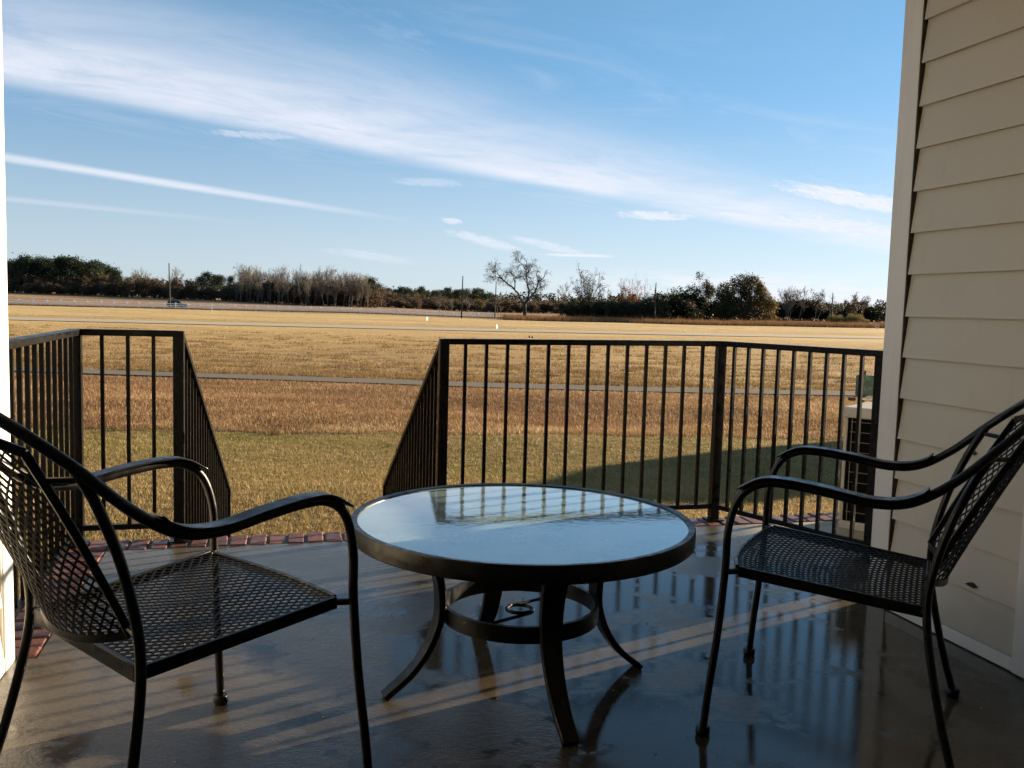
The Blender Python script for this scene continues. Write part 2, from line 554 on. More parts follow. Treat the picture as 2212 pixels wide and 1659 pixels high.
def ground_z(x, y):
    x = np.asarray(x, float); y = np.asarray(y, float)
    d = np.maximum(y, 0.0)
    a = np.clip(np.where(y > 1, x / np.maximum(y, 1), 0), PX[0], PX[-1])
    zs = np.stack([np.interp(d, KD, KZ[i]) for i in range(len(PX))])
    idx = np.clip(np.searchsorted(PX, a) - 1, 0, len(PX) - 2)
    tt = (a - PX[idx]) / (PX[idx + 1] - PX[idx]); tt = tt * tt * (3 - 2 * tt)
    z0 = np.take_along_axis(zs, idx[None], 0)[0] if zs.ndim > 1 else zs[idx]
    z1 = np.take_along_axis(zs, idx[None] + 1, 0)[0] if zs.ndim > 1 else zs[idx + 1]
    z = z0 * (1 - tt) + z1 * tt
    # mowing ripples and soft swales between the two paths
    e1 = np.abs(y - path1_y(x)); e2 = np.abs(y - path2_y(x))
    k1 = np.clip((e1 - 1.2) / 3, 0, 1) * np.clip((e2 - 6.5) / 6, 0, 1) * np.clip((200 - y) / 80, 0, 1)
    und = .05 * np.sin(.34 * x + .9 * np.sin(.11 * y)) * np.sin(.23 * y + 1.3) + .035 * np.sin(.9 * y + .35 * x) + .02 * np.sin(1.7 * y - .8 * x + 2)
    z = z + und * k1
    # banks at the far edge of the far path and the near path
    z = z + .30 * np.clip((y - path2_y(x) - 5.2) / 1.6, 0, 1) * np.clip((170 - y) / 40, 0, 1)
    return z


def gz(x, y): return float(ground_z(np.array([x]), np.array([y]))[0])


def build_ground():
    th = np.concatenate([np.arange(-40, 36, .6), np.arange(36, 320, 6.)])     # degrees clockwise from +Y
    th = np.radians(th)
    rr = [0.]
    r = 3.
    while r < 9000:
        rr.append(r)
        r += .35 if r < 30 else (r * .014 if r < 450 else r * .12)
    rr = np.array(rr[1:])
    Rr, Tt = np.meshgrid(rr, th, indexing='ij')
    X, Y = Rr * np.sin(Tt), Rr * np.cos(Tt)
    Z = ground_z(X.ravel(), Y.ravel())
    V = np.stack([X.ravel(), Y.ravel(), Z], 1)
    V = np.vstack([V, [[0, 0, -1]]])
    nr, nt = len(rr), len(th)
    i, j = np.meshgrid(np.arange(nr - 1), np.arange(nt), indexing='ij')
    a = (i * nt + j).ravel(); b = (i * nt + (j + 1) % nt).ravel()
    c = ((i + 1) * nt + (j + 1) % nt).ravel(); d = ((i + 1) * nt + j).ravel()
    me = tri_mesh('ground', V, np.stack([a, d, c, b], 1))
    me.polygons.foreach_set('use_smooth', [True] * len(me.polygons))
    return me


def f_ground(k, b):
    p = k.pos()
    x, y, z = k.xyz(p)
    streak = k.noise(k.mapv(p, (.35, 1.6, 1)), .8, 6, .65)
    patch = k.noise(p, .22, 5, .6)
    mott = k.noise(p, 2.2, 5, .65)
    fine = k.noise(k.mapv(p, (1, 2.2, 1)), 14, 4, .7)
    far = k.noise(k.mapv(p, (.02, .10, 1)), 1.4, 6, .6)
    wob = k.mul(k.sub(mott, .5), .5)
    # lawn by the house
    lawn = k.mix(k.sm(mott, .38, .62), (.17, .138, .040), (.30, .205, .080))
    lawn = k.mix(k.sm(patch, .42, .62, 0., .8), lawn, (.32, .215, .090))
    lawn = k.mix(k.sm(fine, .5, .75, 0., .5), lawn, (.32, .23, .11))
    # rough brown strip
    rough = k.mix(k.sm(streak, .35, .65), (.16, .086, .038), (.30, .178, .080))
    rough = k.mix(k.sm(fine, .5, .72, 0., .45), rough, (.36, .24, .12))
    # fairway
    fair = k.mix(k.sm(streak, .36, .62), (.35, .225, .090), (.47, .312, .132))
    fair = k.mix(k.sm(y, 48, 31, 0., .6), fair, k.mix(k.sm(streak, .4, .6), (.25, .162, .074), (.38, .255, .122)))
    gold = k.mix(k.sm(far, .35, .65), (.47, .322, .138), (.58, .405, .185))
    fair = k.mix(k.sm(y, 45, 75), fair, gold)
    back = k.mix(k.sm(far, .35, .62), (.25, .145, .075), (.38, .235, .125))
    b1 = k.add(k.sub(y, k.add(k.mul(x, .134), 15.28)), wob)
    c = k.mix(k.sm(b1, -.1, .12), lawn, rough)
    c = k.mix(k.sm(k.add(y, k.mul(wob, .6)), 24.4, 24.9), c, fair)
    # old mowing line and the fields beyond the fence, which runs obliquely
    fl = k.sub(y, k.add(k.mul(x, .596), 232.))
    c = k.mix(k.sm(k.mul(fl, k.sm(x, 12., -4.)), 0., 4.), c, back)
    c = k.mix(k.mul(k.sm(y, 205, 230), k.sm(x, -4, 8)), c, back)
    k.put(b.inputs['Base Color'], c)
    b.inputs['Roughness'].default_value = .9
    b.inputs['Specular IOR Level'].default_value = .15
    h = k.add(k.add(k.mul(fine, .35), k.mul(mott, .8)), k.mul(streak, 1.0))
    k.put(b.inputs['Normal'], k.bump(h, .9, .16))


M_ground = mat('winter_grassland', (.3, .2, .1), .9, fn=f_ground)
tag(link('ground', build_ground(), M_ground), kind='structure')


def f_path(k, b):
    p = k.pos()
    c = k.mix(k.noise(p, .8, 5), (.155, .132, .105), (.215, .185, .150))
    c = k.mix(k.sm(k.noise(p, 9, 4), .55, .75, 0., .4), c, (.2, .17, .14))
    k.put(b.inputs['Base Color'], c)
    b.inputs['Roughness'].default_value = .85


M_path = mat('path_concrete', (.33, .31, .28), .95, 0, .05, fn=f_path)
M_sandroad = mat('pale_gravel', (.46, .41, .34), .95, 0, .05, fn=lambda k, b: k.put(b.inputs['Base Color'], k.mix(k.noise(k.mapv(k.pos(), (.15, .6, 1)), .6, 5), (.43, .355, .255), (.50, .42, .32))))


def strip(name, fn, hw, x0, x1, n, lift, material):
    xs = np.linspace(x0, x1, n)
    w_ = .06 * np.sin(xs * 1.3) + .04 * np.sin(xs * 3.1 + 1)
    V, Fc = [], []
    for i, xx in enumerate(xs):
        yc = fn(xx)
        for j, off in enumerate((-1, -.5, .0, .5, 1)):
            yy = yc + off * hw + w_[i] * hw * (.12 if hw > 3 else .25)
            V.append((xx, yy, gz(xx, yy) + lift))
    for i in range(n - 1):
        for j in range(4):
            Fc.append((i * 5 + j, i * 5 + 5 + j, i * 5 + 6 + j, i * 5 + j + 1))
    mb = MB().put(V, Fc)
    return tag(mb.obj(name, material), kind='structure')


strip('cart_path', path1_y, .68, -38, 36, 150, .035, M_path)
strip('gravel_path', path2_y, 4.6, -120, 110, 160, .05, M_sandroad)
M_asphalt = mat('asphalt', (.06, .055, .06), .9, 0, .1, fn=lambda k, b: k.put(b.inputs['Base Color'], k.mix(k.noise(k.pos(), 1.5, 5), (.055, .05, .056), (.085, .078, .082))))
strip('road', lambda x: 172 + (x + 98.5) * .599 + 14.5, 4.2, -170, 20, 120, .07, M_asphalt)


# ------------------------------------------------------------------ grass blades
def blades(name, n, dmin, dmax, inside, hlo, hhi, wid, palette, label, powd=1.0, shift=None):
    r = np.random.default_rng(abs(hash(name)) % 1000 if False else len(name) * 13 + n % 97)
    d = dmin * (dmax / dmin) ** (r.random(n) ** powd)
    a = r.uniform(-.66, .47, n)
    x, y = a * d, d
    keep = inside(x, y, r)
    x, y = x[keep], y[keep]; n = len(x)
    z = ground_z(x, y) - .005
    h = r.uniform(hlo, hhi, n); w_ = wid * r.uniform(.6, 1.4, n) * (y / dmin) ** .35
    az = r.uniform(0, 2 * math.pi, n); lean = r.uniform(0, .9, n) * h
    la = r.uniform(0, 2 * math.pi, n)
    dx, dy = np.cos(az) * w_ / 2, np.sin(az) * w_ / 2
    V = np.empty((n, 3, 3))
    V[:, 0] = np.stack([x - dx, y - dy, z], 1)
    V[:, 1] = np.stack([x + dx, y + dy, z], 1)
    V[:, 2] = np.stack([x + np.cos(la) * lean, y + np.sin(la) * lean, z + h], 1)
    pal = np.array(palette)
    clump = .5 + .5 * np.sin(x * 1.3 + 2 * np.sin(y * .9)) * np.sin(y * 1.7 + 1.5 * np.sin(x * .7))
    big = .5 + .5 * np.sin(x * .31 + 1.1 + .8 * np.sin(y * .4)) * np.sin(y * .55 + .6 * np.sin(x * .5))
    strk = .5 + .5 * np.sin(y * 5.1 + 1.4 * np.sin(x * .8) + .5 * np.sin(x * 2.9))
    fy = shift(x, y) if shift else 0.
    ci = np.clip((clump * .28 + big * .30 + strk * .12 + r.random(n) * .5 - .08 + fy) * len(pal), 0, len(pal) - 1).astype(int)
    col = np.repeat(pal[ci] * r.uniform(.75, 1.2, (n, 1)), 3, 0)
    me = tri_mesh(name, V.reshape(-1, 3), np.arange(3 * n).reshape(-1, 3), col, M_leaf)
    return tag(link(name, me), label, 'grass', kind='stuff')


def bline(x): return 15.28 + .134 * x + .12 * np.sin(x * 2.1) + .08 * np.sin(x * 5.3)


blades('lawn_grass', 210000, 6.0, 17.2, lambda x, y, r: y < bline(x), .025, .055, .008,
       [(.165, .148, .034), (.215, .175, .046), (.26, .185, .066), (.34, .235, .098), (.40, .285, .13)],
       'short half green lawn grass between the patio and the brown strip',
       shift=lambda x, y: .30 - .42 * np.clip((y - 8.6) / 3.6, 0, 1))
blades('rough_grass', 230000, 13.4, 24.2, lambda x, y, r: (y > bline(x)) & (y < path1_y(x) - .8), .03, .085, .011,
       [(.155, .082, .038), (.22, .120, .055), (.29, .168, .078), (.37, .235, .112), (.50, .345, .175)],
       'coarse reddish brown dry grass strip in front of the concrete path',
       shift=lambda x, y: .35 * np.exp(-((y - bline(x) - .6) / .5) ** 2) * (.5 + .5 * np.sin(x * 1.9)) * (x < 1))
blades('fairway_grass', 160000, 25.2, 75, lambda x, y, r: (y > path1_y(x) + .75) & (y < path2_y(x) - 5.5), .02, .05, .014,
       [(.28, .175, .070), (.37, .24, .096), (.44, .292, .122), (.49, .34, .148)],
       'dormant straw coloured fairway grass between the two paths')


# scattered taller tufts that catch the low sun beyond the path
def tufts():
    r = np.random.default_rng(77)
    nc = 1500
    d = 25.8 * (62 / 25.8) ** (r.random(nc) ** 1.7); a = r.uniform(-.6, .45, nc)
    cx, cy = a * d, d
    keep = (cy > path1_y(cx) + .9) & (cy < 66)
    cx, cy = cx[keep], cy[keep]
    k_ = 26
    x = np.repeat(cx, k_) + r.normal(0, 1, len(cx) * k_) * np.repeat(r.uniform(.12, .55, len(cx)), k_)
    y = np.repeat(cy, k_) + r.normal(0, .10, len(cx) * k_)
    n = len(x); z = ground_z(x, y) - .01
    h = r.uniform(.05, .14, n); w_ = r.uniform(.02, .045, n)
    V = np.empty((n, 3, 3))
    V[:, 0] = np.stack([x - w_ / 2, y, z], 1); V[:, 1] = np.stack([x + w_ / 2, y, z], 1)
    V[:, 2] = np.stack([x + r.normal(0, .05, n), y + r.normal(0, .05, n), z + h], 1)
    pal = np.array([(.20, .128, .058), (.26, .170, .078), (.34, .23, .108)])
    col = np.repeat(pal[r.integers(0, 3, n)] * r.uniform(.7, 1.2, (n, 1)), 3, 0)
    tag(link('grass_tufts', tri_mesh('grass_tufts', V.reshape(-1, 3), np.arange(3 * n).reshape(-1, 3), col, M_leaf)),
        'darker brown grass tufts scattered over the fairway beyond the path', 'grass', kind='stuff')


tufts()


# ------------------------------------------------------------------ house
def build_house():
    H = thing('house', 'cream sided house wrapping the patio, with white corner trim', 'house', (0, 0, 0), TH)
    ZT = 2.78
    # masses either side of the recess and behind the camera
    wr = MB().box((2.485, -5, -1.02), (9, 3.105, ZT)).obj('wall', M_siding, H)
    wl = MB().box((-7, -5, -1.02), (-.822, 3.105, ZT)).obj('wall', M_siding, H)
    wb = MB().box((-.822, -5, -1.02), (2.485, -1.3, ZT)).obj('wall', M_siding, H)
    tag(wr, 'cream lap sided wall right of the patio'); tag(wl, 'wall left of the patio behind white corner trim')
    MB().box((-7.4, -5.3, ZT + .002), (9.4, 3.62, ZT + .20)).obj('soffit', M_trim, H)  # unseen overhang, reach lengthened to cut sky light on the patio
    MB().put([(-7.6, -5.5, ZT + .203), (9.6, -5.5, ZT + .203), (9.6, 3.68, ZT + .203), (-7.6, 3.68, ZT + .203), (-7.6, -1, ZT + 2.4), (9.6, -1, ZT + 2.4)],
             [(0, 3, 2, 1), (0, 1, 5, 4), (3, 4, 5, 2), (0, 4, 3), (1, 2, 5)]).obj('roof', M_roof, H)
    r = random.Random(3)
    EXP = .1635

    def planks(wall, axis, face, a0, a1, sgn, z0=.055, zmax=ZT, seg=14):
        """lap siding on the plane axis=face, running a0..a1, facing sgn"""
        z = z0; i = 0
        while z < zmax - .02:
            top = min(z + EXP, zmax)
            nz = 4
            V = []
            ph = r.uniform(0, 6)
            drop = r.uniform(-.0015, .0015)
            for q in range(seg + 1):
                a = a0 + (a1 - a0) * q / seg
                wv = .0012 * math.sin(a * 5 + ph) + .0008 * math.sin(a * 13 + 2 * ph)
                for j in range(nz + 1):
                    f = j / nz
                    out = .0195 * (1 - f) + .0005 * f + (wv if 0 < f < 1 else wv * .4)
                    zz = z + (top - z + .004) * f + drop * (1 - f)
                    V.append((out, a, zz))
                V.append((.0005, a, z + drop + .001))                       # underside lip going back
            Fc = []
            st = nz + 2
            for q in range(seg):
                for j in range(nz):
                    Fc.append((q * st + j, q * st + j + 1, (q + 1) * st + j + 1, (q + 1) * st + j))
                Fc.append((q * st, (q + 1) * st, (q + 1) * st + nz + 1, q * st + nz + 1))
            P = []
            for (o_, a, zz) in V:
                P.append((face + sgn * o_, a, zz) if axis == 's' else (a, face + sgn * o_, zz))
            MB().put(P, Fc).obj('siding_plank', M_siding, wall, smooth=True, sharp=25)
            z += EXP; i += 1

    planks(wr, 's', 2.484, 3.0128, 2.368, -1)
    planks(wr, 's', 2.484, 1.25, -1.28, -1, seg=6)
    planks(wr, 's', 2.484, 2.366, 1.262, -1, z0=2.215, seg=6)
    planks(wl, 's', -.821, 3.012, -1.28, 1, seg=6)
    planks(wr, 't', 3.106, 2.58, 8.95, 1, z0=-.92, seg=6)
    planks(wl, 't', 3.106, -6.95, -.93, 1, z0=-.92, seg=6)
    # corner trims wrap both faces
    t = MB().box((2.461, 3.02, 0.0), (2.490, 3.128, ZT)).box((2.4905, 3.1045, -1.0), (2.572, 3.1285, ZT)).obj('corner_trim', M_trim, H, bevel=.004)
    tag(t, 'white corner trim board beside the right hand siding')
    # J-channel lip, coloured dark for the shadow wedge at the plank ends plus staining
    MB().box((2.4622, 3.0140, 0.0), (2.4845, 3.0195, ZT)).obj('trim_lip', M_shade_grime, t)
    t2 = MB().box((-.827, 3.02, 0.0), (-.798, 3.128, ZT)).box((-.91, 3.1045, -1.0), (-.8275, 3.1285, ZT)).obj('corner_trim', M_trim, H, bevel=.004)
    tag(t2, 'sunlit white corner trim at the left edge')
    MB().box((-.8215, 3.0145, 0.0), (-.8035, 3.0195, ZT)).obj('trim_lip', M_trim, t2)
    # base strips
    bt = MB().box((2.462, 2.372, .004), (2.4835, 3.0135, .052)).obj('base_trim', M_trim, H, bevel=.003)
    MB().box((-.8205, -1.28, .004), (-.799, 3.0135, .052)).obj('base_trim', M_trim, H, bevel=.003)
    # door casing further back on the right wall
    d = MB().box((2.455, 2.27, .004), (2.4845, 2.367, 2.2)).box((2.455, 1.26, .004), (2.4845, 1.35, 2.2)).box((2.455, 1.3505, 2.1), (2.4845, 2.2695, 2.2)).obj('door_casing', M_trim, H, bevel=.004)
    dr = MB().box((2.470, 1.3505, .01), (2.4845, 2.2695, 2.0995)).obj('door', M_trim, d)
    tag(dr, 'white panel door in the right wall')
    for o_ in (wr, t, bt, d): o_.location.x = -.026
    # sliding glass door behind the camera
    f = MB()
    for a in (-.3, .86, 2.0):
        f.box((a, -1.299, .005), (a + .07, -1.24, 2.1))
    f.box((-.2295, -1.298, 2.03), (1.9995, -1.245, 2.1)).box((-.2295, -1.298, .005), (1.9995, -1.245, .08))
    sdo = f.obj('sliding_door', M_trim, H)
    MB().box((-.2295, -1.285, .0805), (.8595, -1.27, 2.0295)).obj('pane', M_pane, sdo)
    MB().box((.9305, -1.285, .0805), (1.9995, -1.27, 2.0295)).obj('pane', M_pane, sdo)
    # splits and chips in the vinyl
    for (t_, z_, l_) in ((2.635, .715, .045), (2.60, .24, .055)):
        pts = [(0, 0), (.35, .010), (.62, .012), (1, .002), (.75, -.006), (.3, -.004)]
        V = [(2.4605, t_ - a * l_, z_ + b_) for a, b_ in pts] + [(2.4705, t_ - a * l_, z_ + b_) for a, b_ in pts]
        n = 6
        MB().put(V, [tuple(range(n))] + [(i, n + i, n + (i + 1) % n, (i + 1) % n) for i in range(n)]).obj('split', M_dark, wr)
    return H


build_house()


# ------------------------------------------------------------------ patio
def build_patio():
    # slab with a lowered rim the brick edging beds into
    mb = MB()
    mb.box((-.735, -1.3, -1.02), (5.6, 4.425, 0))
    mb.box((-.93, 3.13, -1.02), (-.7355, 4.62, -.07)).box((-.735, 4.4255, -1.02), (5.6, 4.62, -.07))
    mb.box((-.8, -1.3, -1.02), (-.7355, 3.129, 0))
    P = tag(mb.obj('patio_floor', M_conc, None, rz=TH), kind='structure')
    mort = MB().box((-.927, 3.131, -.0695), (-.7365, 4.616, -.009)).box((-.736, 4.4265, -.0695), (5.59, 4.616, -.009))
    mort.obj('mortar_bed', M_mortar, P)
    r = random.Random(11)
    bw, bl = .092, .19
    variants = []
    for q in range(5):
        b = MB()
        jx = lambda e=.003: r.uniform(-e, e)
        hx, hy = bw / 2 - .006, bl / 2 - .004
        c = .006
        top, bot = .004, -.055
        lo = [(-hx + jx(), -hy + jx(), bot), (hx + jx(), -hy + jx(), bot), (hx + jx(), hy + jx(), bot), (-hx + jx(), hy + jx(), bot)]
        mid = [(x_ , y_, top - c + jx(.0015)) for x_, y_, _ in lo]
        hi = [(x_ - math.copysign(c, x_), y_ - math.copysign(c, y_), top + jx(.002)) for x_, y_, _ in lo]
        V = lo + mid + hi
        Fc = [(0, 3, 2, 1), (8, 9, 10, 11)]
        for a in (0, 4):
            for i in range(4): Fc.append((a + i, a + (i + 1) % 4, a + 4 + (i + 1) % 4, a + 4 + i))
        variants.append(b.put(V, Fc).mesh('brick'))
    def lay(s, t, rz):
        o = link('brick', r.choice(variants), M_brick, P)
        o.location = (s, t, r.uniform(-.003, .003)); o.rotation_euler = (r.uniform(-.012, .012), r.uniform(-.02, .02), rz + r.uniform(-.03, .03) + r.choice((0, math.pi)))
    s = -.927 + bw / 2
    while s < 5.5:
        lay(s, 4.521, 0); s += bw
    t = 4.425 - bw / 2
    while t > 3.16:
        lay(-.832, t, math.pi / 2); t -= bw
    # steps down to the lawn
    st = MB()
    n = 6
    for i in range(1, n):
        st.box((-.36, 4.623 + .3 * (i - 1), -1.03), (.80, 4.622 + .3 * i, -i / n))
    tag(st.obj('patio_steps', M_conc, None, rz=TH, bevel=.008), kind='structure')


build_patio()


# ------------------------------------------------------------------ railings
def bar_mesh(name, w_, h_, L):
    """vertical bar, foot at the origin"""
    return MB().box((-w_ / 2, -h_ / 2, 0), (w_ / 2, h_ / 2, L)).mesh(name)


def build_railings():
    RT = 1.035
    bal_cache = {}

    def section(root, A, B, n, zA=RT, zB=RT, zbA=.085, zbB=.085):
        A, B = Vector((*A, 0)), Vector((*B, 0))
        d = (B - A); L = d.length; ang = math.atan2(d.y, d.x)
        def rail(name, w_, h_, z0, z1, off0, off1):
            p = [A + d.normalized() * off0, B - d.normalized() * off1]
            pts = [(p[0].x, p[0].y, z0), (p[1].x, p[1].y, z1)]
            nrm = (-math.sin(ang), math.cos(ang), 0)
            MB().sweep(pts, w_, h_, nrm).obj(name, M_rail, root, bevel=.003)
        rail('top_rail', .046, .030, zA - .015, zB - .015, 0.0005, .0005)
        rail('bottom_rail', .022, .026, zbA, zbB, .0255, .0255)
        for i in range(1, n + 1):
            f = i / (n + 1)
            p = A.lerp(B, f)
            z0 = zbA + (zbB - zbA) * f + .0132; z1 = zA + (zB - zA) * f - .0305
            slope = abs((zB - zA) / L)
            z1 += 0 if slope < .05 else .004
            key = round(z1 - z0, 3)
            if key not in bal_cache: bal_cache[key] = bar_mesh('baluster', .0165, .0165, key)
            link('baluster', bal_cache[key], M_rail, root, loc=(p.x, p.y, z0), rz=ang)

    def post(root, s, t, h=RT - .001, z0=0., rz=0., w_=.05):
        link('post', MB().box((-w_ / 2, -w_ / 2, 0), (w_ / 2, w_ / 2, h - z0)).mesh('post'), M_rail, root, bevel=.004, loc=(s, t, z0), rz=rz)
        p = MB().box((-.045, -.045, 0), (.045, .045, .007)).obj('base_plate', M_rail, root, loc=(s, t, z0 + .005), rz=rz)

    PT = 4.545
    a = thing('railing', 'black iron railing on the left, sloping down beside the steps', 'railing', (0, 0, 0), TH, 'patio railings')
    section(a, (-.850, 3.13), (-.879, PT), 11)
    section(a, (-.879, PT), (-.425, PT), 3)
    post(a, -.879, PT); post(a, -.425, PT)
    section(a, (-.425, PT), (-.300, 6.84), 20, RT, -.21, .085, -.93)
    post(a, -.300, 6.84, h=-.23, z0=-1.0, w_=.04)
    b = thing('railing', 'black iron railing behind the table, turning toward the siding', 'railing', (0, 0, 0), TH, 'patio railings')
    section(b, (.872, PT), (2.466, PT), 13, RT - .015, RT)
    post(b, .872, PT, h=RT - .016); post(b, 2.466, PT)
    section(b, (2.466, PT), (2.822, 3.634), 9)
    post(b, 2.822, 3.634, rz=R(20), w_=.042)
    section(b, (2.822, 3.634), (2.86, 3.135), 4)
    section(b, (.872, PT), (.872, 6.84), 20, RT - .015, -.21, .085, -.93)
    post(b, .872, 6.84, h=-.23, z0=-1.0, w_=.04)


build_railings()


# ------------------------------------------------------------------ table
def build_table():
    c = Vector((.045, 2.745, 0))
    T = thing('round_table', 'round black metal patio table with wet glass top', 'table', c)
    Rr, zt = .535, .535
    MB().lathe([(Rr - .022, zt - .010), (Rr - .022, zt), (Rr - .004, zt + .002), (Rr, zt - .004), (Rr, zt - .046), (Rr - .004, zt - .05),
                (Rr - .018, zt - .05), (Rr - .022, zt - .046), (Rr - .022, zt - .010)], 96).obj('rim', M_black, T, smooth=True, sharp=35)
    MB().lathe([(.0005, zt - .012), (Rr - .0225, zt - .012), (Rr - .0225, zt - .004), (.0005, zt - .004)], 96).obj('glass_top', M_glass, T)
    prof = curve([(.345, zt - .052), (.300, .44), (.272, .37), (.262, .29), (.268, .22), (.300, .14), (.352, .07), (.432, .004)], 6)
    n = len(prof)
    for kq in range(4):
        ang = R(19.5 + 90 * kq)
        rad = np.array([math.cos(ang), math.sin(ang), 0]); tng = np.array([-math.sin(ang), math.cos(ang), 0])
        pts = [rad * p[0] + np.array([0, 0, p[1]]) for p in prof]
        MB().sweep(pts, np.linspace(.082, .050, n), np.linspace(.026, .020, n), tng).obj('leg', M_black, T, smooth=True, sharp=30, bevel=.004)
    MB().lathe([(.236, .220), (.236, .270), (.2485, .270), (.2485, .220), (.236, .220)], 72).obj('ring', M_black, T, smooth=True, sharp=35)
    # under-top support ring
    MB().lathe([(.33, zt - .075), (.33, zt - .0505), (.36, zt - .0505), (.36, zt - .075), (.33, zt - .075)], 64).obj('support_ring', M_black, T, smooth=True, sharp=35)
    a = R(52)
    d = np.array([math.cos(a), math.sin(a), 0]); e = np.array([-math.sin(a), math.cos(a), 0])
    pts = [-d * .24]
    pts += list(np.linspace(-d * .2, e * -.042 + d * .0, 5))
    for q in np.linspace(-90, 270, 28)[1:]:
        pts.append(d * .042 * math.cos(R(q)) * 1.0 + e * .042 * math.sin(R(q)) + np.array([0, 0, .006 * (q + 90) / 360]))
    # second half leaves the loop on the other side
    pts2 = [e * .042 + np.array([0, 0, .006])] + list(np.linspace(e * .042 + d * .03, d * .2, 4)) + [d * .24]
    z = np.array([0, 0, .235])
    MB().tube(np.array(pts) + z, .0055, 8).tube(np.array(pts2) + z, .0055, 8).obj('scroll_bar', M_black, T, smooth=True)


build_table()


# ------------------------------------------------------------------ chairs
def expanded_mesh(fn, na, nb, wa=.0053, th=.0022):
    """strands of expanded metal on surface fn(a,b), a in -1..1 (na half cells), b in 0..1 (nb strands)"""
    V, Fc = [], []
    e = 1e-3
    def frame(a, b):
        p = np.array(fn(a, b)); pa = np.array(fn(a + e, b)) - p; pb = np.array(fn(a, b + e)) - p
        nn = np.cross(pa, pb); return p, nn / (np.linalg.norm(nn) + 1e-12)
    for j in range(nb):
        ring = []
        for i in range(na + 1):
            b = (j + ((i + j) % 2)) / nb
            a = -1 + 2 * i / na
            ring.append(frame(a, min(b, 1.)))
        base = len(V)
        for i, (p, nn) in enumerate(ring):
            q = ring[min(i + 1, na)][0] - ring[max(i - 1, 0)][0]
            sd_ = np.cross(nn, q); sd_ /= np.linalg.norm(sd_) + 1e-12
            for s1, s2 in ((-1, -1), (1, -1), (1, 1), (-1, 1)):
                V.append(p + sd_ * s1 * wa * .62 + nn * s2 * th / 2)
        for i in range(na):
            for q in range(4):
                Fc.append((base + i * 4 + q, base + i * 4 + (q + 1) % 4, base + i * 4 + 4 + (q + 1) % 4, base + i * 4 + 4 + q))
    return MB().put(V, Fc)


